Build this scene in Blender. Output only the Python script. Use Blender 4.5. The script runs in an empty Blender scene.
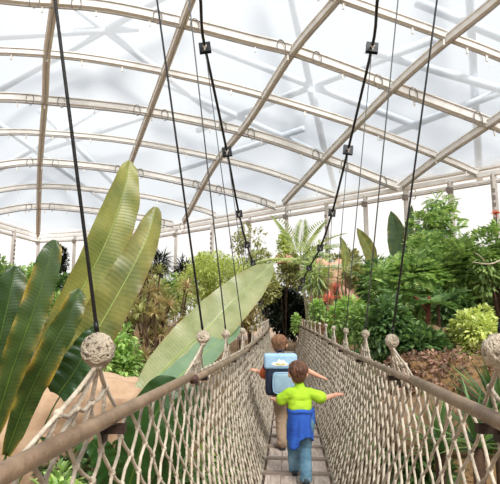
import bpy, bmesh, math, random
import numpy as np
from mathutils import Vector, Matrix, noise as mnoise

random.seed(7); rng = np.random.default_rng(7)
C = bpy.context.scene.collection
F, CX, CY, HOR = 500.0, 250.0, 242.0, 316.0
PITCH = math.atan((HOR - CY) / F)
ZC = 4.2                                   # eye height above the low ground
CAM = Vector((0, 0, ZC))
R_ = Vector((1, 0, 0)); FW = Vector((0, math.cos(PITCH), math.sin(PITCH))); UP = Vector((0, -math.sin(PITCH), math.cos(PITCH)))

def ray(px, py): return FW + R_ * ((px - CX) / F) + UP * ((CY - py) / F)
def at(px, py, d):
    r = ray(px, py); return CAM + r * (d / r.y)

# ---------------------------------------------------------------- colours and materials
def lin(h):
    h = h.lstrip('#'); o = []
    for i in (0, 2, 4):
        v = int(h[i:i + 2], 16) / 255
        o.append(v / 12.92 if v <= .04045 else ((v + .055) / 1.055) ** 2.4)
    return (*o, 1)

class NT:
    def __init__(s, name):
        s.m = bpy.data.materials.new(name); s.m.use_nodes = True
        s.t = s.m.node_tree; s.t.nodes.clear(); s.out = s.n('ShaderNodeOutputMaterial')
    def n(s, typ, **k):
        o = s.t.nodes.new(typ)
        for a, v in k.items(): setattr(o, a, v)
        return o
    def l(s, a, b): s.t.links.new(a, b)
    def ramp(s, fac, stops):
        r = s.n('ShaderNodeValToRGB'); e = r.color_ramp.elements
        e[0].position, e[0].color = stops[0]; e[1].position, e[1].color = stops[-1]
        for p, c in stops[1:-1]:
            x = e.new(p); x.color = c
        s.l(fac, r.inputs[0]); return r.outputs[0]
    def noise(s, vec, scale, detail=4, rough=.6):
        x = s.n('ShaderNodeTexNoise'); x.inputs['Scale'].default_value = scale
        x.inputs['Detail'].default_value = detail; x.inputs['Roughness'].default_value = rough
        if vec is not None: s.l(vec, x.inputs['Vector'])
        return x.outputs['Fac']
    def mix(s, fac, a, b, blend='MIX'):
        x = s.n('ShaderNodeMix', data_type='RGBA', blend_type=blend)
        for v, i in ((fac, 0), (a, 6), (b, 7)):
            if hasattr(v, 'default_value') or hasattr(v, 'links'): s.l(v, x.inputs[i])
            else: x.inputs[i].default_value = v
        return x.outputs[2]
    def math(s, op, a, b=None):
        x = s.n('ShaderNodeMath', operation=op)
        for i, v in enumerate((a, b)):
            if v is None: continue
            if isinstance(v, (int, float)): x.inputs[i].default_value = v
            else: s.l(v, x.inputs[i])
        return x.outputs[0]

def pmat(name, cols, scale=6, rough=.6, bump=0, bscale=None, metal=0, stretch=None, spec=.4, coord='Object'):
    t = NT(name); tc = t.n('ShaderNodeTexCoord').outputs[coord]
    if stretch:
        mp = t.n('ShaderNodeMapping'); mp.inputs['Scale'].default_value = stretch; t.l(tc, mp.inputs[0]); tc = mp.outputs[0]
    cols = [lin(c) if isinstance(c, str) else c for c in cols]
    nz = t.noise(tc, scale)
    col = t.ramp(nz, [(.3 + .4 * i / max(1, len(cols) - 1), c) for i, c in enumerate(cols)]) if len(cols) > 1 else None
    p = t.n('ShaderNodeBsdfPrincipled'); p.inputs['Roughness'].default_value = rough; p.inputs['Metallic'].default_value = metal
    p.inputs['Specular IOR Level'].default_value = spec
    if col: t.l(col, p.inputs['Base Color'])
    else: p.inputs['Base Color'].default_value = cols[0]
    if bump:
        b = t.n('ShaderNodeBump'); b.inputs['Strength'].default_value = bump; b.inputs['Distance'].default_value = .02
        t.l(t.noise(tc, bscale or scale * 3), b.inputs['Height']); t.l(b.outputs[0], p.inputs['Normal'])
    t.l(p.outputs[0], t.out.inputs[0]); return t.m

def leafmat(name, cols, rough=.45, trans=.35):
    """leaf colour differs from leaf to leaf, and a little along each leaf"""
    t = NT(name); g = t.n('ShaderNodeNewGeometry'); tc = t.n('ShaderNodeTexCoord').outputs['Object']
    cols = [lin(c) for c in cols]
    col = t.ramp(g.outputs['Random Per Island'], [(i / max(1, len(cols) - 1), c) for i, c in enumerate(cols)])
    nz = t.ramp(t.noise(tc, 1.7, 2), [(.3, (.98, .98, .98, 1)), (.7, (1.45, 1.45, 1.45, 1))])
    col = t.mix(1.0, col, nz, 'MULTIPLY')
    hs = t.n('ShaderNodeHueSaturation'); hs.inputs['Saturation'].default_value = .80; hs.inputs['Value'].default_value = 1.02; hs.inputs['Hue'].default_value = .482; t.l(col, hs.inputs['Color']); col = hs.outputs[0]
    p = t.n('ShaderNodeBsdfPrincipled'); p.inputs['Roughness'].default_value = rough; t.l(col, p.inputs['Base Color'])
    tr = t.n('ShaderNodeBsdfTranslucent'); t.l(t.mix(1.0, col, (1.1, 1.12, .75, 1), 'MULTIPLY'), tr.inputs[0])
    ms = t.n('ShaderNodeMixShader'); ms.inputs[0].default_value = trans
    t.l(p.outputs[0], ms.inputs[1]); t.l(tr.outputs[0], ms.inputs[2]); t.l(ms.outputs[0], t.out.inputs[0]); return t.m

def bananamat(name, dark, light, vein, edge, edge_amt=.5, rough=.38, scale=1.0):
    t = NT(name); uv = t.n('ShaderNodeUVMap').outputs[0]; sp = t.n('ShaderNodeSeparateXYZ'); t.l(uv, sp.inputs[0])
    au = t.math('ABSOLUTE', sp.outputs[0])
    slant = t.math('SUBTRACT', sp.outputs[1], t.math('MULTIPLY', au, .05))
    tc = t.n('ShaderNodeTexCoord').outputs['Object']
    w = t.math('SINE', t.math('MULTIPLY', slant, 210 * scale)); w2 = t.math('SINE', t.math('MULTIPLY', slant, 31 * scale))
    ln = t.math('ADD', t.math('MULTIPLY', t.math('ADD', w, 1), .3), t.math('MULTIPLY', t.math('ADD', w2, 1), .18))
    col = t.mix(t.ramp(t.noise(tc, 4.0, 4), [(.32, (0, 0, 0, 1)), (.66, (1, 1, 1, 1))]), lin(dark), lin(light))
    col = t.mix(t.math('MULTIPLY', ln, .28), col, lin(vein))
    e = t.math('MULTIPLY', t.math('POWER', au, 5.0), t.math('MULTIPLY', t.ramp(t.noise(tc, 5, 3), [(.42, (0, 0, 0, 1)), (.62, (1, 1, 1, 1))]), edge_amt))
    col = t.mix(e, col, lin(edge))
    rib = t.math('GREATER_THAN', .035, au)
    col = t.mix(t.math('MULTIPLY', rib, .05), col, lin('a9b46c'))
    p = t.n('ShaderNodeBsdfPrincipled'); p.inputs['Roughness'].default_value = rough; t.l(col, p.inputs['Base Color'])
    b = t.n('ShaderNodeBump'); b.inputs['Strength'].default_value = .09; b.inputs['Distance'].default_value = .005
    t.l(w, b.inputs['Height']); t.l(b.outputs[0], p.inputs['Normal'])
    tr = t.n('ShaderNodeBsdfTranslucent'); t.l(col, tr.inputs[0])
    ms = t.n('ShaderNodeMixShader'); ms.inputs[0].default_value = .3
    t.l(p.outputs[0], ms.inputs[1]); t.l(tr.outputs[0], ms.inputs[2]); t.l(ms.outputs[0], t.out.inputs[0]); return t.m

def foilmat(name, clear, body, fac, nscale):
    """stretched translucent foil: part clear, part milky"""
    t = NT(name); tc = t.n('ShaderNodeTexCoord').outputs['Object']
    a = t.n('ShaderNodeBsdfTransparent'); a.inputs[0].default_value = clear
    b = t.n('ShaderNodeBsdfTranslucent'); b.inputs[0].default_value = body
    ms = t.n('ShaderNodeMixShader')
    r = t.ramp(t.noise(tc, nscale, 4), [(.3, (fac - .05,) * 3 + (1,)), (.7, (fac + .05,) * 3 + (1,))])
    t.l(r, ms.inputs[0]); t.l(a.outputs[0], ms.inputs[1]); t.l(b.outputs[0], ms.inputs[2]); t.l(ms.outputs[0], t.out.inputs[0]); return t.m

M = {}
M['rope'] = pmat('rope', ['857a6c', 'aca08f', 'c4b9a8'], 14, .9, .6, 90)
M['rope_knot'] = pmat('wound_rope', ['83796a', 'ab9f8c', 'c6bba8'], 10, .95, .8, 60)
M['wood'] = pmat('weathered_rail_wood', ['5a4838', '77624e', '917c66'], 5, .38, .25, 40, stretch=(1, 1, 1))
M['rail_end'] = pmat('rail_end_grain', ['2c1d1a', '4d322b'], 30, .6)
M['plank'] = pmat('weathered_deck_wood', ['96867b', 'b4a397', 'c9bab0'], 5, .7, .4, 30, stretch=(9, 1.2, 3))
M['batten'] = pmat('dark_deck_wood', ['75675d', '94867a'], 9, .7, .3)
M['steel_dark'] = pmat('dark_steel', ['17191b', '2a2c2e'], 20, .45, metal=.6)
M['cable'] = pmat('black_cable', ['161718', '262829'], 60, .5, .4, 200)
M['cable_thin'] = pmat('grey_wire', ['45484a', '5d5f60'], 60, .5)
M['bracket'] = pmat('bracket_steel', ['241a17', '3a2a25'], 20, .5, metal=.3)
M['rib'] = pmat('roof_rib_aluminium', ['e0ddd7', 'ece9e4', 'f5f3ef'], 2.5, .5, metal=.0)
M['rib_dark'] = pmat('roof_pipe', ['968f86', 'aca59c'], 2, .5)
M['loop'] = pmat('cable_loop', ['6f6b66', '8a8680'], 5, .5)
M['truss'] = pmat('outer_steel', ['c9d3de', 'd9e1ea'], 2, .6)
M['post'] = pmat('wall_post', ['b9b2aa', 'cfc9c2'], 2, .6)
M['post_dark'] = pmat('wall_bracket_plate', ['6f655c', '8a8078'], 8, .6)
M['foil'] = foilmat('roof_foil', (.86, .89, .92, 1), (.31, .325, .34, 1), .64, .12)
M['wallfoil'] = foilmat('wall_foil', (1, .98, .94, 1), (1, .98, .95, 1), .38, .2)
M['soil'] = pmat('soil_and_litter', ['3a2a1c', '6b5136', '8f6f48', '5d4a30', '4b4a2a'], 6.5, .95, .9, 24)
M['rock_tan'] = pmat('tan_rock', ['9c7b60', 'c2a082', 'd4b798'], 2.2, .85, .9, 5)
M['rock_brown'] = pmat('brown_rock', ['5a4735', '7d6349', '967b60'], 1.8, .9, .9, 6)
M['rock_pink'] = pmat('pink_rock', ['b4866e', 'cfa48a', 'dfbca4'], 1.5, .9, .9, 5)
M['bark'] = pmat('brown_bark', ['3b2a1e', '5d4431'], 8, .9, .7)
M['bark_red'] = pmat('reddish_bark', ['53301f', '7b4a34'], 8, .9, .7)
M['bark_pale'] = pmat('pale_bark', ['9a8e78', 'c3b79f'], 8, .9, .5, stretch=(1, 1, 6))
M['stem_green'] = pmat('green_stalk', ['33471c', '56702c'], 4, .5)
M['rib_green'] = pmat('leaf_midrib', ['6f8a3c', 'a3b266'], 3, .45)
G = {
 'mid':    leafmat('leaf_mid_green', ['4a7428', '628f34', '7fa844', '97b852']),
 'deep':   leafmat('leaf_deep_green', ['2a4f1e', '3b6a28', '4f8034', '66963f']),
 'dark':   leafmat('leaf_dark_and_shaded', ['0a1407', '101d0c', '172a12', '13220f'], trans=.1),  # near-black tones also carry the painted shade of the bridge-end tunnel
 'lime':   leafmat('leaf_yellow_green', ['83993a', '9cb446', 'b4c656', 'c4d068']),
 'bright': leafmat('leaf_bright_green', ['5a9030', '74a83a', '92bf4a', 'a8cf5c']),
 'olive':  leafmat('leaf_olive', ['6b7638', '8a9344', 'a6ac5a', '9c9c5c']),
 'rust':   leafmat('leaf_rusty', ['8a8a48', 'a09a54', 'b08a58', '9aa858', 'c0a874']),
 'red':    leafmat('leaf_red_orange', ['c05a34', 'dc7a48', 'e69860', 'c8683f']),
 'grey':   leafmat('leaf_grey_green', ['6d8a5c', '8ca872', 'a4b688', 'b4c49c']),
 'palm':   leafmat('leaf_palm', ['6a8e44', '86a852', 'a6be66', 'bccc7c']),
 'fern':   leafmat('leaf_feathery', ['447434', '5c9440', '7aac4a', '9cc05c', 'a8c868']),
}
B_ = {
 'a': bananamat('banana_leaf_dark', '203518', '385426', '52693a', 'b8953a', .5),
 'b': bananamat('banana_leaf_edge', '29401b', '465f2e', '5c723e', 'c2a03e', .9),
 'c': bananamat('banana_leaf_light', '5f7034', '9a9a4c', 'b0ae68', '9a7f3a', .45, scale=.9),
 'e': bananamat('banana_leaf_yellow', '4f6030', '8e8c44', 'a29c5a', '7d5f2c', .6, scale=.8),
 'g': bananamat('banana_leaf_pale', '7d8a52', 'a8ac7c', 'c0c29a', '9c8c58', .5, .3, scale=.8),
 'h': bananamat('banana_leaf_blue', '6a8a66', '86a27e', '9db392', '8c9468', .2, .35, scale=.8),
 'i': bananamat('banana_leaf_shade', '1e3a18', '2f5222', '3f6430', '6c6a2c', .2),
}

# ---------------------------------------------------------------- mesh helpers
class MB:
    def __init__(s): s.v = []; s.f = []; s.mi = []; s.uv = None
    def add(s, vs, fs, mi=0):
        b = len(s.v); s.v += [tuple(x) for x in vs]; s.f += [tuple(i + b for i in f) for f in fs]; s.mi += [mi] * len(fs); return s
    def build(s, name, mats, parent=None, smooth=True, kind=None, label=None):
        me = bpy.data.meshes.new(name); me.from_pydata(s.v, [], s.f)
        for m in (mats if isinstance(mats, (list, tuple)) else [mats]): me.materials.append(m)
        me.polygons.foreach_set('material_index', s.mi)
        if smooth: me.polygons.foreach_set('use_smooth', [True] * len(s.f))
        me.update(); return link(name, me, parent, kind, label)

def link(name, me, parent=None, kind=None, label=None):
    o = bpy.data.objects.new(name, me); C.objects.link(o)
    if parent is not None:
        o.parent = parent; o.matrix_parent_inverse = Matrix.Translation(-wloc(parent))
    if kind: o['kind'] = kind
    if label: o['label'] = label
    return o
WL = {}
def wloc(o):
    w = WL.get(o.name)
    return Vector(w) if w is not None else Vector((0, 0, 0))

def thing(name, label, cat, loc=(0, 0, 0), group=None, kind=None):
    o = bpy.data.objects.new(name, None); C.objects.link(o); o.location = loc; o.empty_display_size = .1
    WL[o.name] = tuple(loc)
    if label: o['label'] = label
    if cat: o['category'] = cat
    if group: o['group'] = group
    if kind: o['kind'] = kind
    return o
def tag(o, label, cat, group=None, kind=None):
    if label: o['label'] = label
    if cat: o['category'] = cat
    if group: o['group'] = group
    if kind: o['kind'] = kind
    return o

def frames(pts):
    pts = [Vector(p) for p in pts]; n = len(pts); T = []
    for i in range(n):
        a = pts[max(0, i - 1)]; b = pts[min(n - 1, i + 1)]; d = b - a
        T.append(d.normalized() if d.length > 1e-9 else Vector((0, 0, 1)))
    ref = Vector((0, 0, 1)) if abs(T[0].z) < .9 else Vector((1, 0, 0))
    N = []; u = (ref - T[0] * ref.dot(T[0])).normalized()
    for t in T:
        u = u - t * u.dot(t); u = u.normalized() if u.length > 1e-6 else t.orthogonal().normalized(); N.append(u.copy())
    return pts, T, N

def tube(mb, pts, r, sides=8, cap=True, mi=0, jitter=0):
    pts, T, N = frames(pts); n = len(pts); rr = r if isinstance(r, (list, tuple)) else [r] * n
    vs = []; fs = []
    for i in range(n):
        b = T[i].cross(N[i])
        for k in range(sides):
            a = 2 * math.pi * k / sides; q = rr[i] * (1 + (random.uniform(-jitter, jitter) if jitter else 0))
            vs.append(pts[i] + (N[i] * math.cos(a) + b * math.sin(a)) * q)
    for i in range(n - 1):
        for k in range(sides):
            k2 = (k + 1) % sides; fs.append((i * sides + k, i * sides + k2, (i + 1) * sides + k2, (i + 1) * sides + k))
    if cap: fs += [tuple(range(sides))[::-1], tuple((n - 1) * sides + k for k in range(sides))]
    mb.add(vs, fs, mi); return mb

def strip(mb, pts, w, h, upv=None, mi=0):
    """rectangular section swept along pts"""
    pts = [Vector(p) for p in pts]; n = len(pts); vs = []; fs = []
    for i in range(n):
        t = (pts[min(n - 1, i + 1)] - pts[max(0, i - 1)]).normalized(); u = (upv or Vector((0, 0, 1))); s = t.cross(u).normalized(); q = s.cross(t)
        for a, b in ((-1, -1), (1, -1), (1, 1), (-1, 1)): vs.append(pts[i] + s * a * w / 2 + q * b * h / 2)
    for i in range(n - 1):
        for k in range(4): fs.append((i * 4 + k, i * 4 + (k + 1) % 4, i * 4 + 4 + (k + 1) % 4, i * 4 + 4 + k))
    fs += [(3, 2, 1, 0), tuple((n - 1) * 4 + k for k in range(4))]
    mb.add(vs, fs, mi); return mb

def box(mb, c, s, rot=None, mi=0):
    c = Vector(c); vs = []
    for x in (-1, 1):
        for y in (-1, 1):
            for z in (-1, 1):
                p = Vector((x * s[0] / 2, y * s[1] / 2, z * s[2] / 2)); vs.append(c + (rot @ p if rot else p))
    mb.add(vs, [(0, 1, 3, 2), (4, 6, 7, 5), (0, 4, 5, 1), (2, 3, 7, 6), (0, 2, 6, 4), (1, 5, 7, 3)], mi); return mb

def ball(mb, c, r, seg=10, rings=7, mi=0, rot=None):
    c = Vector(c); r = Vector(r) if isinstance(r, (tuple, list, Vector)) else Vector((r, r, r)); vs = [c + (rot @ Vector((0, 0, r.z)) if rot else Vector((0, 0, r.z)))]
    for i in range(1, rings):
        a = math.pi * i / rings
        for k in range(seg):
            b = 2 * math.pi * k / seg; p = Vector((r.x * math.sin(a) * math.cos(b), r.y * math.sin(a) * math.sin(b), r.z * math.cos(a)))
            vs.append(c + (rot @ p if rot else p))
    p = Vector((0, 0, -r.z)); vs.append(c + (rot @ p if rot else p)); L = len(vs) - 1; fs = []
    for k in range(seg): fs.append((0, 1 + k, 1 + (k + 1) % seg)); fs.append((L, L - seg + (k + 1) % seg, L - seg + k))
    for i in range(rings - 2):
        for k in range(seg): fs.append((1 + i * seg + k, 1 + (i + 1) * seg + k, 1 + (i + 1) * seg + (k + 1) % seg, 1 + i * seg + (k + 1) % seg))
    mb.add(vs, fs, mi); return mb

def catmull(ps, n):
    ps = [Vector(p) for p in ps]
    if len(ps) == 2: return [ps[0].lerp(ps[1], i / (n - 1)) for i in range(n)]
    q = [ps[0] * 2 - ps[1]] + ps + [ps[-1] * 2 - ps[-2]]; out = []
    m = len(ps) - 1
    for i in range(n):
        x = i / (n - 1) * m; k = min(int(x), m - 1); t = x - k; a, b, c, d = q[k], q[k + 1], q[k + 2], q[k + 3]
        out.append(.5 * ((2 * b) + (c - a) * t + (2 * a - 5 * b + 4 * c - d) * t * t + (3 * b - a - 3 * c + d) * t ** 3))
    return out

def interp(tab, x):
    if x <= tab[0][0]: return tab[0][1]
    for (a, u), (b, v) in zip(tab, tab[1:]):
        if x <= b: return u + (v - u) * (x - a) / (b - a)
    return tab[-1][1]

def sm(a, b, x):
    t = max(0., min(1., (x - a) / (b - a))); return t * t * (3 - 2 * t)

# ---------------------------------------------------------------- bridge line (y = distance along the view)
def bc(y): return .01 + .0935 * y - .00137 * y * y
RAILZ = [(-2, -.275), (1.3, -.293), (2.5, -.31), (4, -.345), (5.5, -.372), (7, -.375), (9.2, -.368), (13, -.36), (19.6, -.35)]
def railz(y): return ZC + interp(RAILZ, y)
DECKZ = [(-2, -1.43), (1.5, -1.45), (4.6, -1.475), (9, -1.49), (14, -1.48), (20, -1.46)]
def deckz(y): return ZC + interp(DECKZ, y)
HALF = .55

# ---------------------------------------------------------------- ground
def gz(x, y):
    a = abs(x - bc(min(y, 22)))
    n = mnoise.noise(Vector((x * .35, y * .35, 3.1))) * .25 + mnoise.noise(Vector((x * 1.3, y * 1.3, 7.7))) * .08
    hi = 2.1 + 1.0 * sm(2.2, 6.5, a) + .35 * sm(8, 16, y) + n
    lo = .9 + n * .5
    z = lo + (hi - lo) * sm(.8, 1.9, a)
    t = sm(17.6, 19.6, y); near = 2.66 + (hi - 2.66) * sm(1.0, 3.0, a)
    z = z + (near - z) * t
    t = 1 - sm(-2.6, -1.4, y); z = z + (2.68 - z) * t
    return z

def ground():
    xs = sorted(set([-60 + 3 * i for i in range(17)] + [-12 + .35 * i for i in range(70)] + [12.3 + 3 * i for i in range(20)]))
    ys = sorted(set([-20, -14, -9, -6, -4] + [-3 + .35 * i for i in range(86)] + [27.5 + 3 * i for i in range(16)]))
    mb = MB(); nx = len(xs); vs = [(x, y, gz(x, y)) for y in ys for x in xs]
    fs = [(j * nx + i, j * nx + i + 1, j * nx + nx + i + 1, j * nx + nx + i) for j in range(len(ys) - 1) for i in range(nx - 1)]
    mb.add(vs, fs); mb.build('ground', M['soil'], kind='structure')
ground()

# ---------------------------------------------------------------- dome: walls and roof
HE = 7.0; ZE = ZC + HE
def on_plane(px, py, z):
    r = ray(px, py); return CAM + r * ((z - CAM.z) / r.z)
e_far = on_plane(160, 231.5, ZE); e_r = on_plane(500, 172, ZE); e_corner = on_plane(38, 237, ZE); e_l = on_plane(0, 226.5, ZE)
e_r2 = e_far + (e_r - e_far) * 1.75; e_l2 = e_corner + (e_l - e_corner).normalized() * 60
SEGS = [(e_r2, e_far), (e_far, e_corner), (e_corner, e_l2)]
def sdist(x, y):
    ds = []
    for a, b in SEGS:
        t = Vector((b.x - a.x, b.y - a.y)).normalized(); n = Vector((t.y, -t.x))
        if n.dot(Vector((-a.x, 12 - a.y))) < 0: n = -n
        ds.append(n.dot(Vector((x - a.x, y - a.y))))
    k = 2.0; m = min(ds)
    return m - k * math.log(sum(math.exp(-(d - m) / k) for d in ds))
RR, A0 = 44.0, math.radians(36)
SH = RR * math.sin(A0)
def roofz(x, y):
    s = max(0, min(sdist(x, y), SH)); return ZE + math.sqrt(RR * RR - (s - SH) ** 2) - RR * math.cos(A0)
def onroof(px, py, off=0):
    r = ray(px, py); lo, hi = 3.0, 90.0
    f = lambda t: (CAM + r * t).z - roofz((CAM + r * t).x, (CAM + r * t).y) - off
    t = 3.0
    while t < 90 and f(t) < 0: t += .5
    lo, hi = t - .5, t
    for _ in range(25):
        m = (lo + hi) / 2
        if f(m) < 0: lo = m
        else: hi = m
    return CAM + r * lo

ceil_o = thing('ceiling', None, None, (0, 20, ZE), kind='structure')
def skin():
    mb = MB(); st = 1.2; xs = np.arange(-45, 46, st); ys = np.arange(-14, 62, st); idx = {}; vs = []; fs = []
    S = {(i, j): sdist(x, y) for i, x in enumerate(xs) for j, y in enumerate(ys)}
    for i in range(len(xs) - 1):
        for j in range(len(ys) - 1):
            q = [(i, j), (i + 1, j), (i + 1, j + 1), (i, j + 1)]
            if max(S[k] for k in q) < -.2: continue
            f = []
            for k in q:
                if k not in idx:
                    x, y = xs[k[0]], ys[k[1]]; idx[k] = len(vs); vs.append((x, y, roofz(x, y) + .45))
                f.append(idx[k])
            fs.append(tuple(f))
    mb.add(vs, fs); mb.build('roof_foil', M['foil'], ceil_o)
skin()

A_ = [
 ([(280, -22), (345, 0), (440, 34), (500, 57), (560, 84)], 1),
 ([(-40, -8), (25, 0), (100, 6), (175, 21), (250, 40), (300, 53), (390, 86), (500, 127), (560, 152)], 1.35),
 ([(-40, 51), (0, 51), (50, 54), (100, 60), (165, 72), (250, 92), (357, 125), (440, 157), (477, 173)], 1),
 ([(-40, 98), (0, 97), (45, 100), (145, 111), (250, 133), (325, 158), (397, 186)], 1.35),
 ([(-40, 134), (0, 132), (45, 133), (135, 142), (250, 166), (335, 195)], 1),
 ([(-40, 172), (0, 165), (42, 162), (125, 170), (200, 185), (250, 197), (276, 206)], 1.35),
 ([(-40, 200), (0, 190), (40, 186), (90, 189), (150, 197), (200, 209), (216, 215)], 1),
 ([(-40, 222), (0, 211), (40, 206), (90, 210), (140, 217), (173, 224)], 1.35),
]
Bs = [
 [(58, -30), (55, 0), (47, 55), (45, 100), (40, 165), (38, 236)],
 [(206, -30), (192, 0), (165, 72), (132, 160), (108, 226)],
 [(358, -30), (337, 0), (295, 50), (250, 120), (215, 165), (184, 222)],
 [(530, -32), (495, 2), (442, 45), (395, 87), (332, 151), (284, 203)],
 [(560, 77), (500, 117), (440, 157), (402, 186)],
]
def px_curve(pts, n): return [(p.x, p.y) for p in catmull([(a, b, 0) for a, b in pts], n)]
rib_objs = []
for k, (pts, w) in enumerate(A_):
    P = [onroof(a, b) for a, b in px_curve(pts, 46)]
    mb = MB(); strip(mb, P, .20 * w, .22 * w); strip(mb, [p + Vector((0, 0, .15 * w)) for p in P], .30 * w, .05)
    rb = mb.build('arch_rib', M['rib'], ceil_o, smooth=False); rib_objs.append((rb, P, w))
    mb = MB(); tube(mb, [p - Vector((0, 0, .20 * w)) for p in P], .035 * w, 6); mb.build('service_pipe', M['rib_dark'], rb)
    mb = MB()
    for i in range(3, len(P) - 1, 4):          # little drip clips under the rib
        box(mb, P[i] - Vector((0, 0, .3 * w)), (.07, .07, .25))
    mb.build('clip', M['rib'], rb, smooth=False, kind='stuff')
B3 = []
for pts in Bs:
    P = [onroof(a, b, -.12) for a, b in px_curve(pts, 40)]; B3.append(P)
    mb = MB(); strip(mb, P, .26, .24); strip(mb, [p + Vector((0, 0, .14)) for p in P], .36, .05)
    rb = mb.build('cross_rib', M['rib'], ceil_o, smooth=False)
    mb = MB(); tube(mb, [p - Vector((0, 0, .19)) for p in P], .04, 6); mb.build('service_pipe', M['rib_dark'], rb)
# cable loops beside the nodes of the heavier arches
for rb, P, w in rib_objs:
    if w < 1.2: continue
    for Q in B3:
        best = min(((a - b).length, i) for i, a in enumerate(P) for b in Q)
        if best[0] > 1.6: continue
        for s in (-1, 1):
            i = max(0, min(len(P) - 1, best[1])); t = (P[min(i + 1, len(P) - 1)] - P[max(0, i - 1)]).normalized()
            c = P[i] + t * s * .85; mb = MB(); ring = []
            for a in range(15):
                an = -math.pi * .75 + 2 * math.pi * .9 * a / 14
                ring.append(c + t * (.2 * math.sin(an)) + Vector((0, 0, .34 * math.cos(an) - .12)) + t.cross(Vector((0, 0, 1))) * .22 * (1 if a % 2 else .9))
            tube(mb, catmull(ring, 24), .022, 5); mb.build('cable_loop', M['loop'], rb)
# steel members of the outer space frame, seen dimly through the foil
for a, b in [((290, -10), (318, 120)), ((250, 62), (380, 112)), ((375, 62), (230, 118)), ((318, 120), (335, 190)), ((10, 36), (110, 30)), ((105, 30), (175, -10)),
             ((105, 30), (190, 95)), ((105, 30), (-10, 95)), ((470, -10), (478, 150)), ((440, 12), (520, 45)), ((400, 60), (520, 95)), ((60, 145), (140, 118)), ((60, 130), (115, 185)),
             ((0, 125), (90, 190)), ((-10, 175), (80, 120)), ((190, 95), (290, 140)), ((180, 170), (270, 140)), ((400, 130), (480, 100))]:
    mb = MB(); p, q = onroof(*a, 2.2), onroof(*b, 2.2); tube(mb, [p + (p - q) * .3, q + (q - p) * .3], .2, 8); mb.build('outer_tube', M['truss'], ceil_o)

def wall(name, a, b, posts):
    w = thing(name, None, None, (a.x, a.y, 0), kind='structure'); d = (b - a).normalized(); n = d.cross(Vector((0, 0, 1)))
    if n.dot(Vector((0, 15, 0)) - a) < 0: n = -n
    z0 = 1.5; mb = MB(); p, q = Vector((a.x, a.y, 0)) - n * .25, Vector((b.x, b.y, 0)) - n * .25; N = 24; vs = []
    for i in range(N + 1):
        c = p.lerp(q, i / N); vs += [c + Vector((0, 0, z0)), c + Vector((0, 0, ZE + .9))]
    mb.add(vs, [(2 * i, 2 * i + 2, 2 * i + 3, 2 * i + 1) for i in range(N)]); mb.build('panel', M['wallfoil'], w)
    mb = MB(); A = Vector((a.x, a.y, ZE)); Bv = Vector((b.x, b.y, ZE))
    strip(mb, [A, Bv], .3, .22); strip(mb, [A - Vector((0, 0, .36)), Bv - Vector((0, 0, .36))], .2, .12); strip(mb, [A + Vector((0, 0, .3)), Bv + Vector((0, 0, .3))], .35, .1)
    bm_ = mb.build('eave_beam', M['rib'], w, smooth=False)
    mb = MB(); tube(mb, [A - Vector((0, 0, .5)), Bv - Vector((0, 0, .5))], .04, 6); mb.build('service_pipe', M['rib_dark'], bm_)
    for t, dark in posts:
        c = a.lerp(b, t) + n * .05; mb = MB(); box(mb, (c.x, c.y, (z0 + ZE) / 2), (.22, .22, ZE - z0)); po = mb.build('post', M['post'], w, smooth=False)
        mb = MB()
        c2 = c + n * .14
        if dark:
            for i in range(14): box(mb, (c2.x, c2.y, ZE - .9 - i * .36), (.13, .06, .2))
        else:
            box(mb, (c2.x, c2.y, ZE - .55), (.3, .1, .3))
        mb.build('bracket', M['post_dark'], po, smooth=False, kind='stuff' if dark else None)
    return w
def wall_t(px, a, b):      # where along the wall a post seen in this direction stands
    r = ray(px, 210); dx, dy = b.x - a.x, b.y - a.y
    return (a.x * r.y - a.y * r.x) / (r.x * dy - r.y * dx) * -1 if False else (r.x * a.y - r.y * a.x) / (r.y * dx - r.x * dy)
pr = [(wall_t(px, e_r2, e_far), dk) for px, dk in ((177, 0), (213, 1), (250, 0), (287, 0), (327, 1), (366, 0), (407, 0), (452, 0), (496, 1), (545, 0))]
wall('wall_right', e_r2, e_far, pr)
wall('wall_back', e_far, e_corner, [(.02, 0), (.35, 1), (.68, 0), (.99, 0)])
wall('wall_left', e_corner, e_l2, [(.06, 1), (.15, 0), (.3, 0)])

# ---------------------------------------------------------------- the rope bridge
bridge = thing('rope_bridge', 'long rope footbridge with wooden deck, pole handrails and knotted net sides', 'bridge', (bc(0), 0, deckz(0)))
Y0, Y1 = -.9, 19.7
# deck: short overlapping sections, each of four lengthwise boards with a raised cross batten
y = -1.05; i = 0
while y < Y1:
    L = .5; c0, c1 = bc(y), bc(y + L); z0, z1 = deckz(y), deckz(y + L)
    ang = math.atan2(c1 - c0, L); rot = Matrix.Rotation(-ang, 3, 'Z'); mb = MB()
    for k in range(4):
        u = (k - 1.5) * .148; mbp = rot @ Vector((u, 0, 0)); ctr = Vector(((c0 + c1) / 2, y + L / 2, (z0 + z1) / 2 - .016)) + mbp
        box(mb, ctr + Vector((0, 0, random.uniform(-.003, .003))), (.143, L + .01, .03), rot)
    pl = mb.build('deck_section', M['plank'], bridge, smooth=False)
    mb = MB(); box(mb, Vector((c0, y + .03, z0 + .004)), (.62 + random.uniform(-.02, .02), .075, .034), rot); mb.build('cross_batten', M['batten'], pl, smooth=False)
    mb = MB(); box(mb, Vector((c0, y + .03, z0 - .06)), (.70, .06, .06), rot); mb.build('joist', M['batten'], pl, smooth=False)
    y += L; i += 1
KNOTS = [-.2, 1.36, 2.9, 4.4, 5.95, 7.5, 9.0, 10.5, 12.0, 13.5, 15.0, 16.5, 18.0, 19.4]
TOP = {}
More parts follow.
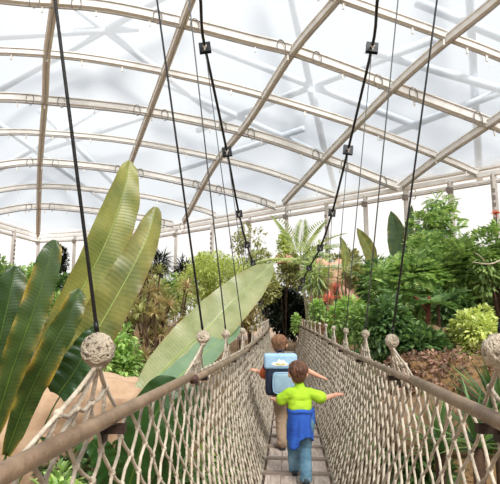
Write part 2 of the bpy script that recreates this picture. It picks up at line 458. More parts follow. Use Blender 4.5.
for s in (-1, 1):
    # handrail poles, butted end to end
    js = [-1.0, 2.42, 5.6, 8.7, 11.8, 14.9, 17.6, 19.7] if s > 0 else [-1.0, 2.62, 5.8, 8.9, 12.0, 15.1, 17.7, 19.7]
    for a, b in zip(js, js[1:]):
        r0 = .0225 if a < 0 and s > 0 else .0212 if a < 0 else .0198 if a < 9 else .021
        sh = .016 if (s < 0 and 0 < a < 3) else 0; P = [Vector((bc(t) + s * HALF + sh, t, railz(t) + (.006 if a < 0 else 0) - sh * .4)) for t in np.linspace(a, b, 9)]
        mb = MB(); d = (P[-1] - P[0]).normalized()
        P2 = [P[0] - d * .0] + P[1:-1] + [P[-1] + d * (.05 if a < 0 else .0)]
        tube(mb, [P2[0] - d * .004, P2[0]] + P2[1:-1] + [P2[-1] - d * .01, P2[-1]], [r0 * .8] + [r0] * len(P2) + [r0 * .78], 14)
        rl = mb.build('handrail_pole', M['wood'], bridge)
        if 0 < a < 3 and s < 0:
            mb = MB(); e = P2[0]; tube(mb, [e - d * .012, e + d * .03], r0 * 1.12, 14); mb.build('pole_end', M['rail_end'], rl, label='dark end grain of the handrail pole')
    # net: knotted diamond mesh from the handrail down to the deck edge
    PW, NR = .170, 7
    def npt(u, v):
        """u along the bridge, v 0 top .. 1 deck edge"""
        zt, zb = railz(u) - .005, deckz(u) - .02; bul = .05 * math.sin(math.pi * v)
        return Vector((bc(u) + s * (HALF + .045 + (.335 - HALF - .045) * v ** 1.15 + bul), u, zt + (zb - zt) * v))
    N = int((Y1 - Y0) / PW); mb = MB(); kb = MB(); jit = {}
    def node(i, j):
        if (i, j) not in jit:
            q = npt(Y0 + (i + (.5 if j % 2 else 0)) * PW + random.uniform(-.014, .014), min(1, max(0, j / (2 * NR) + (random.uniform(-.012, .012) if 0 < j < 2 * NR else 0))))
            jit[i, j] = q
        return jit[i, j]
    for i in range(N):
        sides = 6 if Y0 + i * PW < 7 else 4
        for j in range(2 * NR):
            for di in ((0, -1) if j % 2 == 0 else (0, 1)):
                if not 0 <= i + di < N: continue
                a, b = node(i, j), node(i + di, j + 1); sag = (b - a).cross(Vector((0, 1, 0))).normalized() * random.uniform(-.006, .006)
                tube(mb, [a, (a + b) / 2 + sag, b], .0059 if a.y < 2.8 else .0084, sides, False)
        for j in range(2 * NR + 1):
            q = node(i, j)
            if q.y < 8: ball(kb, q, (.0115, .0115, .014), 6, 5)
            else: box(kb, q, (.02, .02, .024))
    net = mb.build('netting', M['rope'], bridge, kind='stuff'); kb.build('net_knot', M['rope'], net, kind='stuff')
    for v, r in ((0.0, .006), (1.0, .014)):     # border ropes
        mb = MB(); tube(mb, [npt(t, v) for t in np.linspace(Y0, Y1, 120)], r, 7); mb.build('border_rope', M['rope'], bridge)
    # wound knots over the rail, each spreading its ropes down to the net
    for n, ky in enumerate(KNOTS):
        near = ky < 6
        c = Vector((bc(ky) + s * (HALF + .055), ky, railz(ky) + .2))
        if s < 0 and n == 1: c = at(98, 350, ky)
        if s > 0 and n == 1: c = at(499, 351, ky)
        if n == 2: c = at(203, 337, ky) if s < 0 else at(392, 341, ky)
        TOP[s, n] = c
        sc_ = {1: 1.0, 2: .88}.get(n, .8); mb = MB()
        ball(mb, c, (.037 * sc_, .037 * sc_, .045 * sc_), 14, 10)
        if near:                                       # windings
            for w in range(16):
                ax = Vector((random.uniform(-1, 1), random.uniform(-1, 1), random.uniform(-.8, .8))).normalized(); e1 = ax.orthogonal().normalized(); e2 = ax.cross(e1)
                tube(mb, [c + (e1 * math.cos(q) * .039 + e2 * math.sin(q) * .039) * sc_ + Vector((0, 0, .003 * math.sin(q * 2) * sc_)) + ax * random.uniform(-.012, .012) * sc_ for q in np.linspace(0, 2 * math.pi, 22)], .0052 * sc_, 6, False)
        else:
            for w in range(3):
                ax = Vector((random.uniform(-1, 1), random.uniform(-1, 1), .2)).normalized(); e1 = ax.orthogonal().normalized(); e2 = ax.cross(e1)
                tube(mb, [c + (e1 * math.cos(q) * .036 + e2 * math.sin(q) * .036) * sc_ for q in np.linspace(0, 2 * math.pi, 12)], .009, 5, False)
        tube(mb, [c - Vector((0, 0, .03)), c - Vector((0, 0, .052))], [.027 * sc_, .014 * sc_], 8)
        kn = mb.build('rope_knot', M['rope_knot'], bridge)
        mb = MB(); nk = c - Vector((0, 0, .042 * sc_)); rr_ = .0064 if near else .0085; hh = c.z - railz(ky)
        mids = []
        for q, (du, hz) in enumerate(((-.15, .42), (-.045, .38), (.06, .36), (.17, .52))):
            m_ = npt(ky + du, 0); m_.z = railz(ky) + hh * hz * .8; m_.x = m_.x * .6 + c.x * .4
            st_ = nk + Vector((0, (q - 1.5) * .008, 0)); tube(mb, [st_, st_.lerp(m_, .5) + Vector((0, 0, -.004)), m_], rr_, 6, False); ball(mb, m_, rr_ * 1.9, 7, 5); mids.append(m_)
        for a, b in zip(mids, mids[1:]): tube(mb, [a, (a + b) / 2 + Vector((0, 0, -.014)), b], rr_ * .95, 6, False)
        for q, m_ in enumerate(mids):
            for du in ((-.33, -.17), (-.12, -.02), (.04, .13), (.2, .36))[q]: tube(mb, [m_, npt(ky + du, .02)], rr_ * .95, 6, False)
        mb.build('fan_rope', M['rope'], kn)
        # steel bracket under the rail
        mb = MB(); yb = ky + (.2 if n == 1 else .1); b0 = Vector((bc(yb) + s * HALF, yb, railz(yb) - .036)); box(mb, b0 + Vector((s * .01, 0, 0)), (.07, .03, .026)); box(mb, b0 + Vector((s * .04, 0, -.008)), (.014, .045, .06))
        mb.build('rail_bracket', M['bracket'], bridge, smooth=False)

# landing decks at both ends
mb = MB()
for k in range(7): box(mb, (bc(19.9) + (k - 3) * .3, 20.8, deckz(19.7) - .05), (.29, 1.6, .09))
tag(mb.build('landing', M['plank'], smooth=False), 'wooden landing at the far mouth of the rope bridge', 'landing')
for s in (-1, 1):
    mb = MB(); x = bc(19.9) + s * .72; tube(mb, [(x, 19.93, 2.5), (x, 19.93, 4.1)], .075, 10)
    tag(mb.build('end_post', M['wood']), 'thick wooden post ending the %s side handrail at the far mouth of the bridge' % ('banana' if s < 0 else 'rock-slab'), 'post')

# ---------------------------------------------------------------- suspension cables and hangers
CAB = {-1: [(-150, -950, 3.2), (160, -150, 4.4), (205, 48, 5.95), (227, 152, 7.5), (239, 214, 9.0), (247, 245, 10.5), (253, 263, 12.0), (258, 276, 13.5), (262, 285, 15.2), (262, 287, 17.5), (258, 282, 19.8)],
       1: [(700, -950, 3.2), (415, -143, 4.4), (372, 48, 5.95), (348, 150, 7.5), (332, 213, 9.0), (320, 248, 10.5), (309, 268, 12.0), (303, 280, 13.5), (300, 288, 15.2), (302, 288, 17.5), (305, 282, 19.8)]}
HT = {(-1, 1): (55, 0), (-1, 2): (157, 0), (-1, 3): (189, 0), (1, 1): (537, 0), (1, 2): (437, 0), (1, 3): (398, 0)}
for s in (-1, 1):
    side = 'banana' if s < 0 else 'rock-slab'
    root = thing('suspension_cable', 'thick black suspension cable sagging steeply over the %s side of the bridge' % side, 'cable', at(*CAB[s][2]))
    P3 = [at(*q) for q in CAB[s]]; mb = MB(); tube(mb, catmull(P3, 90), .019, 8); mb.build('cable_strand', M['cable'], root)
    for n in range(2, 9):
        p = P3[n]; t = (P3[n + 1] - P3[n - 1]).normalized(); rot = Matrix.Rotation(math.radians(8 * s), 3, 'Y') @ Matrix.Rotation(math.atan2(t.z, t.y) * .4, 3, 'X'); mb = MB(); k = 1 if n < 4 else .85
        box(mb, p, (.15 * k, .05, .15 * k), rot); cl = mb.build('clamp_plate', M['steel_dark'], root, smooth=False)
        mb = MB(); fr = rot @ Vector((0, -1, 0)); tube(mb, [p + fr * .02, p + fr * .045], .026 * k, 8); box(mb, p + fr * .032 + Vector((0, 0, -.03 * k)), (.02, .02, .06 * k)); mb.build('bolt', M['post'], cl)
    for n in range(1, len(KNOTS) - 1):
        k3 = TOP[s, n] + Vector((0, 0, .02))
        if (s, n) in HT:
            q = at(*HT[s, n], KNOTS[n]); top = k3 + (q - k3) * {1: 2.6, 2: 1.9, 3: 1.32}[n]
        else: top = P3[n - 2 + 0] if n < 10 else P3[min(n - 2, len(P3) - 1)]
        if n >= 10: continue
        r = .0052 if n == 1 else .0062 if n < 4 else .006
        ho = thing('hanger_cable', 'dark hanger wire tied into the %s rope knot along the %s side handrail' % (('first', 'second', 'third', 'fourth', 'fifth', 'sixth', 'seventh', 'eighth', 'ninth')[n - 1], side), 'cable', top, 'hanger wires of the rope bridge')
        mb = MB(); tube(mb, [top, k3.lerp(top, .5), k3], r, 6); mb.build('wire', M['cable'] if n < 3 else M['cable_thin'], ho)
        mb = MB(); tube(mb, [k3 + (top - k3).normalized() * .03, k3 + (top - k3).normalized() * .055], r * 1.25, 7); mb.build('sleeve', M['steel_dark'], ho)
# ---------------------------------------------------------------- leaf clouds
def rows(a): a = np.asarray(a, float); return a / np.maximum(1e-9, np.linalg.norm(a, axis=1, keepdims=True))
T_OVATE = (np.array([(0, 0, 0), (-.25, .3, .05), (0, .35, 0), (.25, .3, .05), (-.2, .68, .0), (0, .7, -.05), (.2, .68, 0), (0, 1, -.16)]),
           [(0, 2, 1), (0, 3, 2), (1, 2, 5, 4), (2, 3, 6, 5), (4, 5, 7), (5, 6, 7)])
T_SMALL = (np.array([(0, 0, 0), (-.26, .5, .05), (0, .5, -.03), (.26, .5, .05), (0, 1, -.1)]), [(0, 2, 1), (0, 3, 2), (1, 2, 4), (2, 3, 4)])
def t_pinnate(n=9, w=.42, lw=.075, droop=.3, dead=.12, tipw=.5, vee=.1, drop=.12, rw=.008):
    v = []; f = []
    Z = lambda y: -droop * y * y
    v += [(-rw, 0, 0), (rw, 0, 0), (-rw * .7, .5, Z(.5)), (rw * .7, .5, Z(.5)), (0, 1, Z(1))]; f += [(0, 1, 3, 2), (2, 3, 4)]
    for i in range(n):
        y = dead + (1 - dead) * i / n; L = w * math.sin(math.pi * (.22 + .72 * i / n)) ** .8
        for s in (-1, 1):
            b = len(v); y2 = y + L * tipw; z = Z(y)
            v += [(0, y, z), (s * L * .5, y + L * tipw * .4 - lw * .5, z + vee * L), (s * L, y2, z - drop * L), (s * L * .45, y + L * tipw * .5 + lw * .6, z + vee * L)]
            f.append((b, b + 1, b + 2, b + 3) if s > 0 else (b, b + 3, b + 2, b + 1))
    return np.array(v), f
T_PIN = t_pinnate(7, .40, .12, .35); T_PALM = t_pinnate(18, .17, .018, .75, .22, .8, -.05, .5, .012); T_FERN = t_pinnate(16, .3, .055, .5, .06, .3, .05)
def t_strap(w=.045, bend=.35, n=5):
    v = []; f = []
    for i in range(n + 1):
        y = i / n; q = w * (1 - y ** 3) * (.75 + .5 * math.sin(math.pi * min(1, y * 1.2))) + .002; z = -bend * y ** 2.2
        v += [(-q, y * (1 - .1 * bend * y), z + q * .5), (0, y * (1 - .1 * bend * y), z), (q, y * (1 - .1 * bend * y), z + q * .5)]
    for i in range(n): f += [(3 * i, 3 * i + 1, 3 * i + 4, 3 * i + 3), (3 * i + 1, 3 * i + 2, 3 * i + 5, 3 * i + 4)]
    return np.array(v), f
T_STRAP = t_strap(); T_BLADE = t_strap(.026, .14); T_WIDE = t_strap(.13, .5)

def cloud(name, P, A, Nn, S, tmpl, mat, parent):
    """one mesh of many leaves: P roots, A growth direction, Nn upper side, S lengths"""
    A = rows(A); X = rows(np.cross(A, Nn)); Z = np.cross(X, A); tv, tf = tmpl; k = len(tv); n = len(P)
    V = P[:, None, :] + S[:, None, None] * (tv[None, :, 0, None] * X[:, None, :] + tv[None, :, 1, None] * A[:, None, :] + tv[None, :, 2, None] * Z[:, None, :])
    sizes = np.array([len(f) for f in tf]); flat = np.array([i for f in tf for i in f])
    loops = (flat[None, :] + (np.arange(n) * k)[:, None]).ravel(); sz = np.tile(sizes, n); st = np.concatenate(([0], np.cumsum(sz)[:-1]))
    me = bpy.data.meshes.new(name); me.vertices.add(n * k); me.vertices.foreach_set('co', V.astype(np.float32).ravel())
    me.loops.add(len(loops)); me.loops.foreach_set('vertex_index', loops.astype(np.int32)); me.polygons.add(len(sz)); me.polygons.foreach_set('loop_start', st.astype(np.int32))
    me.update(calc_edges=True); me.materials.append(mat)
    return link(name, me, parent)

def unit(n): return rows(rng.normal(size=(n, 3)))
def crown_pts(blobs, n, inner=.5):
    """leaf roots spread over a crown made of rounded masses"""
    c = np.array([b[0] for b in blobs]); r = np.array([b[1] for b in blobs]); w = (r.prod(1)) ** (2 / 3); k = rng.choice(len(blobs), n, p=w / w.sum()); d = unit(n)
    q = inner + (1 - inner) * rng.random(n) ** .5
    return c[k] + d * r[k] * q[:, None], d

def masses(c, R, n, seed=0, fr=(.34, .5)):
    out = []
    for i in range(n):
        d = unit(1)[0] * rng.random() ** .4; f = rng.uniform(*fr)
        out.append((np.array(c) + d * np.array(R) * (1 - f) , np.array(R) * f * np.array([1, 1, .9]) + .04))
    return out

def foliage(root, blobs, n, size, tmpl, mat, droop=.2, up=.5, name='foliage', inner=.5):
    P, D = crown_pts(blobs, n, inner)
    A = D + unit(n) * .55 + np.array([0, 0, up * .4 - droop]); N = D * .4 + unit(n) * .35 + np.array([0, 0, 1.0])
    z = np.array([gz(p[0], p[1]) for p in P[:: max(1, n // 60)]]).min(); keep = P[:, 2] > z + .02
    P, A, N = P[keep], A[keep], N[keep]; S = size * rng.uniform(.65, 1.25, len(P))
    return cloud(name, P, A, N, S, tmpl, mat, root)

def stems(root, base, blobs, r, mat, name='stem', k=4, wig=.1):
    mb = MB(); base = Vector(base)
    for c, R in blobs[:k]:
        e = Vector(c); m = base.lerp(e, .5) + Vector((random.uniform(-wig, wig), random.uniform(-wig, wig), .1))
        tube(mb, catmull([base - Vector((0, 0, .08)), m, e], 8), [r * (1 - .75 * i / 7) for i in range(8)], 6)
    return mb.build(name, mat, root)

def shrub(label, px, y0, y1, d, hw, leaf='ovate', mat='mid', size=.12, n=2500, nb=10, name='shrub', cat='shrub', deep=.9, group=None, wood='bark', droop=.2, up=.5, fr=(.34, .52), stem_r=.013, inner=.45, base=None):
    a, b = at(px, y0, d), at(px, y1, d); c = (a + b) / 2; W = hw * d / F; H = max(.2, (a.z - b.z) / 2)
    bx = base or c; z = gz(bx.x, bx.y); root = thing(name, label, cat, (bx.x, bx.y, z), group)
    bl = masses(c, (W, W * deep, H), nb, fr=fr)
    t = dict(ovate=T_OVATE, small=T_SMALL, pin=T_PIN, palm=T_PALM, fern=T_FERN, strap=T_STRAP, wide=T_WIDE)[leaf]
    foliage(root, bl, n, size, t, G[mat], droop, up, inner=inner); stems(root, (bx.x, bx.y, z), bl, stem_r, M[wood])
    return root, bl

def rosette(root, c, n, L, tmpl, mat, up=(.0, 1.0), name='leaf_rosette'):
    a = rng.random(n) * 2 * math.pi; e = rng.uniform(up[0], up[1], n) * math.pi / 2
    A = np.stack([np.cos(a) * np.cos(e), np.sin(a) * np.cos(e), np.sin(e)], 1); N = np.stack([-np.cos(a) * np.sin(e), -np.sin(a) * np.sin(e), np.cos(e)], 1) + unit(n) * .1
    P = np.tile(np.array(c, float), (n, 1)) + A * .02 * L
    return cloud(name, P, A, N, L * rng.uniform(.7, 1.1, n), tmpl, mat, root)

# ---------------------------------------------------------------- large paddle leaves
def paddle(root, pts, W, mat, roll=0, fold=.25, prof=None, wl=1.0, wr=1.0, stalk=None, tear=0, sr=.008, n=46, curl=0.0, name='leaf'):
    """pts run from the tip to the foot of the blade as (px, py, distance)"""
    P = catmull([at(*p) for p in pts], n)[::-1]; L = sum((b - a).length for a, b in zip(P, P[1:]))
    prof = prof or [(0, .10), (.06, .45), (.16, .8), (.35, 1), (.6, .96), (.8, .74), (.92, .42), (.98, .18), (1, .03)]
    K = 7; us = [i / K for i in range(-K, K + 1)]; vs = []; uv = []; fs = []; sides = []
    rs = random.Random(int(pts[0][0] * 13 + pts[0][1])); tears = {}
    for s in (-1, 1):
        tears[s] = [rs.uniform(.15, .9) for _ in range(tear)]
    for i, p in enumerate(P):
        t = (P[min(n - 1, i + 1)] - P[max(0, i - 1)]).normalized(); v = i / (n - 1)
        nn = (CAM - p); nn = (nn - t * nn.dot(t)).normalized(); nn = Matrix.Rotation(math.radians(roll), 3, t) @ nn; s = t.cross(nn)
        w = W * interp(prof, v)
        for u in us:
            q = w * abs(u) * (wr if u > 0 else wl); ta = 0
            for tv in tears[1 if u > 0 else -1]:
                if abs(v - tv) < .012 and abs(u) > .35: ta = (abs(u) - .35) * .5
            rip = math.sin(v * 46 + u * 2) * .010 * abs(u) + math.sin(v * 17) * .016 * abs(u) ** 2
            co = p + s * (q * math.cos(fold) * (1 if u > 0 else -1) * (1 - ta * .5)) + nn * (q * math.sin(fold) - curl * q * abs(u) + rip)
            co += t * (-.18 * q * abs(u) + q * .3 * (abs(u)) * (1 - v) * 0)
            vs.append(co); uv.append((u, v * L))
    k = len(us)
    for i in range(n - 1):
        for j in range(k - 1):
            u = (us[j] + us[j + 1]) / 2; v = (i + .5) / (n - 1)
            if tear and abs(u) > .3 and any(abs(v - tv) < .5 / (n - 1) for tv in tears[1 if u > 0 else -1]): continue
            fs.append((i * k + j, i * k + j + 1, (i + 1) * k + j + 1, (i + 1) * k + j))
    me = bpy.data.meshes.new(name); me.from_pydata([tuple(x) for x in vs], [], fs); me.materials.append(mat); ul = me.uv_layers.new(name='UVMap')
    for lp in me.loops: ul.data[lp.index].uv = uv[lp.vertex_index]
    me.polygons.foreach_set('use_smooth', [True] * len(fs)); me.update(); lf = link(name, me, root)
    mb = MB(); tube(mb, [p - Vector((0, 0, 0)) for p in P[:-2]], [sr * (1 - .85 * i / n) + .002 for i in range(n - 2)], 7); mb.build('midrib', M['stem_green'] if mat in (B_['a'], B_['b'], B_['i']) else M['rib_green'], lf)
    if stalk:
        q = [P[0]] + [at(*p) for p in stalk]; mb = MB(); tube(mb, catmull(q, 16), [sr * (1 + .8 * i / 15) for i in range(16)], 9); mb.build('leaf_stalk', M['stem_green'], lf)
    return lf

b0 = at(-20, 520, 4.2)
ban = thing('banana_plant', 'tall banana plant with upright dark and yellowing paddle leaves near the knotted handrail', 'plant', (b0.x, b0.y, gz(b0.x, b0.y)))
sk = [(-8, 500, 4.15), (-20, 560, 4.2)]
BL = [(0, .3), (.08, .62), (.2, .85), (.45, 1), (.7, .98), (.88, .84), (.96, .66), (.99, .45), (1, .25)]
SL = [(0, .25), (.15, .5), (.4, .85), (.65, 1), (.82, .8), (.93, .5), (.985, .3), (1, .05)]
paddle(ban, [(16, 266, 3.9), (9, 300, 3.85), (-1, 345, 3.85), (-10, 400, 3.9), (-18, 450, 4.0)], .125, B_['a'], 8, .25, BL, stalk=sk)
paddle(ban, [(55, 240, 3.8), (43, 283, 3.75), (27, 330, 3.75), (10, 378, 3.8), (-8, 440, 3.95)], .108, B_['b'], -6, .22, BL, stalk=sk)
paddle(ban, [(80, 289, 3.7), (67, 320, 3.65), (46, 360, 3.65), (27, 400, 3.75), (6, 455, 3.9)], .098, B_['b'], 10, .28, BL, stalk=sk)
paddle(ban, [(130, 161, 4.6), (122, 198, 4.5), (108, 238, 4.4), (85, 284, 4.35), (58, 330, 4.3), (30, 390, 4.25)], .195, B_['c'], 12, .3, [(0, .3), (.15, .6), (.4, .92), (.62, 1), (.78, .88), (.9, .62), (.97, .42), (.99, .3), (1, .16)], wl=.95, stalk=sk, sr=.005)
paddle(ban, [(156, 207, 4.4), (147, 238, 4.3), (128, 276, 4.2), (106, 315, 4.17), (85, 350, 4.15), (68, 386, 4.12)], .18, B_['e'], -12, .25, [(0, .62), (.03, .82), (.15, .95), (.4, 1), (.65, .84), (.85, .6), (.95, .42), (.985, .3), (1, .18)], stalk=[(52, 410, 4.1), (20, 480, 4.15), (-20, 560, 4.2)], sr=.005)
paddle(ban, [(94, 326, 4.08), (87, 348, 4.05), (75, 371, 4.03), (58, 395, 4.02)], .135, B_['i'], -8, .15, [(0, .5), (.06, .8), (.2, 1), (.5, 1), (.75, .8), (.9, .5), (1, .1)])  # added dark leaf: shade on the yellowing leaf's lower lobe put into its colour
paddle(ban, [(8, 300, 4.5), (-6, 350, 4.4), (-18, 420, 4.3)], .14, B_['a'], 20, .3, BL, stalk=[(-20, 560, 4.2)])
mb = MB(); q = [at(-20, 555, 4.2), Vector((b0.x, b0.y, gz(b0.x, b0.y) - .1))]; tube(mb, catmull(q, 6), [.09, .1, .11, .12, .13, .14], 12); mb.build('false_trunk', M['stem_green'], ban)

b1 = at(118, 560, 5.4)
ban2 = thing('banana_plant', 'banana plant with long pale arching leaf reaching behind the net and over the handrail', 'plant', (b1.x, b1.y, gz(b1.x, b1.y)))
sk = [(118, 470, 5.2), (118, 560, 5.4)]
paddle(ban2, [(273, 263, 7.2), (257, 279, 7.0), (234, 301, 6.7), (208, 328, 6.4), (177, 357, 6.0), (143, 391, 5.6)], .30, B_['g'], -14, .2, [(0, .35), (.12, .72), (.3, .98), (.5, 1), (.72, .82), (.88, .52), (.96, .28), (1, .03)], stalk=sk)
paddle(ban2, [(238, 324, 6.6), (208, 350, 6.1), (178, 378, 5.7), (148, 410, 5.4), (126, 450, 5.2)], .20, B_['h'], -40, .05, BL, stalk=[(118, 560, 5.4)])
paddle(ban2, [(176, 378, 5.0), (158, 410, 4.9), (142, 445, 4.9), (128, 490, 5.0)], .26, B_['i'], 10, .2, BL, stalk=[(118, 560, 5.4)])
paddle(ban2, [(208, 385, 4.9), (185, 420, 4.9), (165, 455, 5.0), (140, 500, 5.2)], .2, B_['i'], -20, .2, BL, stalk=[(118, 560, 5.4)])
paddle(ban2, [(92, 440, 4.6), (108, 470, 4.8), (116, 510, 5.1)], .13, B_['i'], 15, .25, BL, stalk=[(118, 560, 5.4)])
mb = MB(); q = [at(118, 545, 5.4), Vector((b1.x, b1.y, gz(b1.x, b1.y) - .1))]; tube(mb, catmull(q, 6), [.08, .09, .1, .11, .12, .13], 12); mb.build('false_trunk', M['stem_green'], ban2)

# paddle leaves standing against the pale wall
def upright_paddles(label, leaves, d, mats):
    b = at(leaves[0][1][0], 330, d); z = gz(b.x, b.y); root = thing('banana_plant', label, 'plant', (b.x, b.y, z))
    for (t, f_, hw, roll), m_ in zip(leaves, mats):
        m = ((t[0] + f_[0]) / 2 + (3 if t[0] < f_[0] else -2), (t[1] + f_[1]) / 2, d)
        paddle(root, [(*t, d), m, (*f_, d)], hw * d / F, B_[m_], roll, .2, [(0, .2), (.2, .75), (.45, 1), (.7, .85), (.9, .45), (1, .05)], n=20, sr=.02, stalk=[(f_[0], f_[1] + 25, d), (leaves[0][1][0], 345, d)])
    mb = MB(); tube(mb, [(b.x, b.y, z - .1), at(leaves[0][1][0], 345, d) if at(0, 345, d).z > z + .2 else (b.x, b.y, z + .3)], .1, 10); mb.build('false_trunk', M['stem_green'], root)
upright_paddles('banana plant with two broad upright leaves standing against the pale wall', [((391, 211), (396, 262), 10, 10), ((412, 205), (408, 262), 7, 40), ((420, 232), (412, 275), 7, -30)], 17.5, 'aae')
upright_paddles('young banana plant with one slanting yellow-green leaf behind the hanger wires', [((357, 228), (374, 268), 7, 0), ((340, 236), (344, 272), 5, 30)], 17, 'ee')

# ---------------------------------------------------------------- trees and shrubs
# along the foot of the far wall
hg = 'hedge shrubs along the far wall'
for i, (px, y0, y1, d, hw, m_) in enumerate([(2, 252, 300, 27, 26, 'mid'), (34, 257, 310, 26, 24, 'bright'), (66, 260, 310, 27, 22, 'deep'), (100, 262, 310, 28, 24, 'mid'), (128, 262, 310, 28, 22, 'deep'), (262, 244, 310, 28, 22, 'mid'),
        (292, 243, 300, 29, 20, 'olive'), (318, 240, 300, 28, 20, 'mid'), (345, 246, 300, 26, 20, 'olive'), (375, 250, 310, 25, 24, 'mid'), (465, 232, 300, 20, 22, 'mid'), (512, 230, 310, 18, 24, 'deep'), (176, 262, 320, 26, 22, 'mid'), (240, 258, 320, 25, 20, 'olive')]):
    shrub('dense leafy shrub in the planting along the foot of the pale far wall', px, y0, y1, d, hw, 'ovate', m_, .26, 1500, 9, group=hg)
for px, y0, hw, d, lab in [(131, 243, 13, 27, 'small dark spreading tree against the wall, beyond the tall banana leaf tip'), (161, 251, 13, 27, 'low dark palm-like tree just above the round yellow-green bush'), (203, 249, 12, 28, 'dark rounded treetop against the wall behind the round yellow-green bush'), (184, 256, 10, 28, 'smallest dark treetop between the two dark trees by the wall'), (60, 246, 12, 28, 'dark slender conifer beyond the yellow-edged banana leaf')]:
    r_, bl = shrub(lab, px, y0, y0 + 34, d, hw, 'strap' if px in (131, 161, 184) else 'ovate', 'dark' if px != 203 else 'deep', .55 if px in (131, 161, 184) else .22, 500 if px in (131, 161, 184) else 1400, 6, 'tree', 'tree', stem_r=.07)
shrub('airy thin-leaved tree with bare twigs rising above the pale banana leaf', 250, 222, 290, 23, 26, 'small', 'olive', .17, 1300, 13, 'tree', 'tree', fr=(.2, .34), stem_r=.05, wood='bark', inner=.2)
shrub('upright yellow-green young tree in front of the pale wall above the palm', 284, 228, 262, 22, 9, 'ovate', 'lime', .13, 900, 7, 'tree', 'tree', stem_r=.012)
shrub('large rounded yellow-green bush behind the middle of the arching pale leaf', 213, 243, 325, 19, 45, 'small', 'lime', .11, 12000, 18, 'bush', 'bush', fr=(.36, .5))
shrub('loose olive bush beside the round yellow-green bush, over the pale leaf', 258, 262, 310, 17, 26, 'small', 'olive', .13, 3500, 10, 'bush', 'bush')
shrub('twiggy brown-green bush at the near mouth of the dark tunnel', 246, 288, 338, 14.5, 22, 'small', 'rust', .10, 3200, 11, 'bush', 'bush', fr=(.25, .4))
# rusty spiky clumps behind the left banana leaves
for px, y0, d, L, n_, lab in [(150, 290, 12.5, .34, 40, 'spiky rusty dracaena clump, highest of the rusty rosettes behind the banana leaves'), (136, 312, 11.5, .34, 40, 'spiky rusty dracaena rosette low beside the yellowing banana leaf'), (172, 300, 12.5, .34, 40, 'spiky rosette nearest the round yellow-green bush'), (124, 284, 13, .34, 40, 'spiky rosette between the two tall banana leaf tips and the hedge'), (160, 325, 11, .34, 40, 'lowest rusty rosette, just above the arching pale leaf')]:
    c = at(px, y0, d); z = gz(c.x, c.y); root = thing('dracaena', lab, 'plant', (c.x, c.y, z))
    for k in range(12):
        cc = Vector(c) + Vector((random.uniform(-.6, .6), random.uniform(-.6, .6), random.uniform(-1.1, .45))); mb = MB(); tube(mb, catmull([(c.x, c.y, z - .05), ((c.x + cc.x) / 2, (c.y + cc.y) / 2, (z + cc.z) / 2 + .1), cc], 7), .02, 6); st = mb.build('cane', M['bark'], root)
        rosette(st, cc, n_, L, T_STRAP, G['rust' if k % 3 else 'olive'], (-.1, .95))
shrub('bushy mid-green undergrowth behind the rusty rosettes', 150, 268, 335, 15, 34, 'ovate', 'olive', .16, 2600, 10, 'bush', 'bush')
shrub('climbing heap of bright heart-shaped leaves above the tan rock', 116, 318, 400, 9, 26, 'ovate', 'bright', .11, 1500, 12, 'bush', 'bush', fr=(.25, .4))
shrub('leafy bush on the brown bank seen between the dark banana leaves', 62, 285, 345, 13, 26, 'ovate', 'mid', .14, 2200, 9, 'bush', 'bush')
shrub('small leafy bush at the bank behind the outermost dark banana leaf', 18, 280, 345, 15, 24, 'ovate', 'deep', .16, 2000, 9, 'bush', 'bush')
# thicket at the end of the bridge, tunnel shade painted into leaf colour
shrub('very dark thicket, shade painted into its leaves, closing the shaded tunnel at the far end of the bridge', 284, 274, 350, 23.5, 24, 'ovate', 'dark', .2, 7000, 12, 'thicket', 'thicket', fr=(.4, .55), deep=.5)
shrub('overhanging bush, shade painted into its leaves, beside the tunnel mouth, under the palm', 268, 282, 335, 21.8, 12, 'ovate', 'dark', .16, 2600, 9, 'bush', 'bush')
shrub('bush with shade painted into its leaves between the tunnel mouth and the palm trunks', 299, 290, 335, 22.6, 9, 'ovate', 'dark', .15, 1500, 8, 'bush', 'bush')
shrub('bright creeper climbing the end post of the bridge', 295, 312, 334, 18.7, 5, 'ovate', 'bright', .10, 420, 6, 'creeper', 'creeper')

def palm(label, top, foot, d, L, n, mat, trunk='bark_pale', r=.07, el=(-.25, .8), tmpl=T_PALM):
    c = at(*top, d); f_ = at(*foot, d); z = gz(f_.x, f_.y); root = thing('palm_tree', label, 'palm', (f_.x, f_.y, z)); mb = MB()
    P = catmull([(f_.x, f_.y, z - .1), Vector((f_.x, f_.y, z)).lerp(c, .5) + Vector((.03, 0, 0)), c], 18); tube(mb, P, [r * (1.1 - .4 * i / 17) * (1 + .08 * (i % 2)) for i in range(18)], 10); mb.build('trunk', M[trunk], root)
    a0 = random.random() * 6
    for i in range(n):
        a = a0 + i * 2.4; e = el[0] + (el[1] - el[0]) * ((i * .618) % 1); A = np.array([[math.cos(a) * math.cos(e), math.sin(a) * math.cos(e), math.sin(e) + .25]]); N = np.array([[-math.cos(a) * math.sin(e), -math.sin(a) * math.sin(e), math.cos(e)]])
        cloud('frond', np.array([tuple(c)]), A, N, np.array([L * random.uniform(.85, 1.1)]), tmpl, G[mat], root)
    return root
palm('feather palm with pale trunk and arching fronds near the tunnel mouth', (300, 264), (311, 335), 21.5, 2.1, 12, 'palm', el=(.15, 1.3))
palm('slender palm with thin pale trunk beside the feather palm', (322, 270), (327, 335), 20.8, 1.2, 7, 'palm', r=.045, el=(.1, 1.1))
palm('low feathery palm with upright fronds in front of the pink rock', (345, 272), (346, 330), 17.5, 1.0, 8, 'grey', 'bark', .04, el=(.2, 1.2))
palm('dark tree fern spreading long fronds beneath the tall feathery tree', (438, 305), (436, 345), 9.6, .62, 10, 'deep', 'bark', .04, (.0, .8), T_FERN)
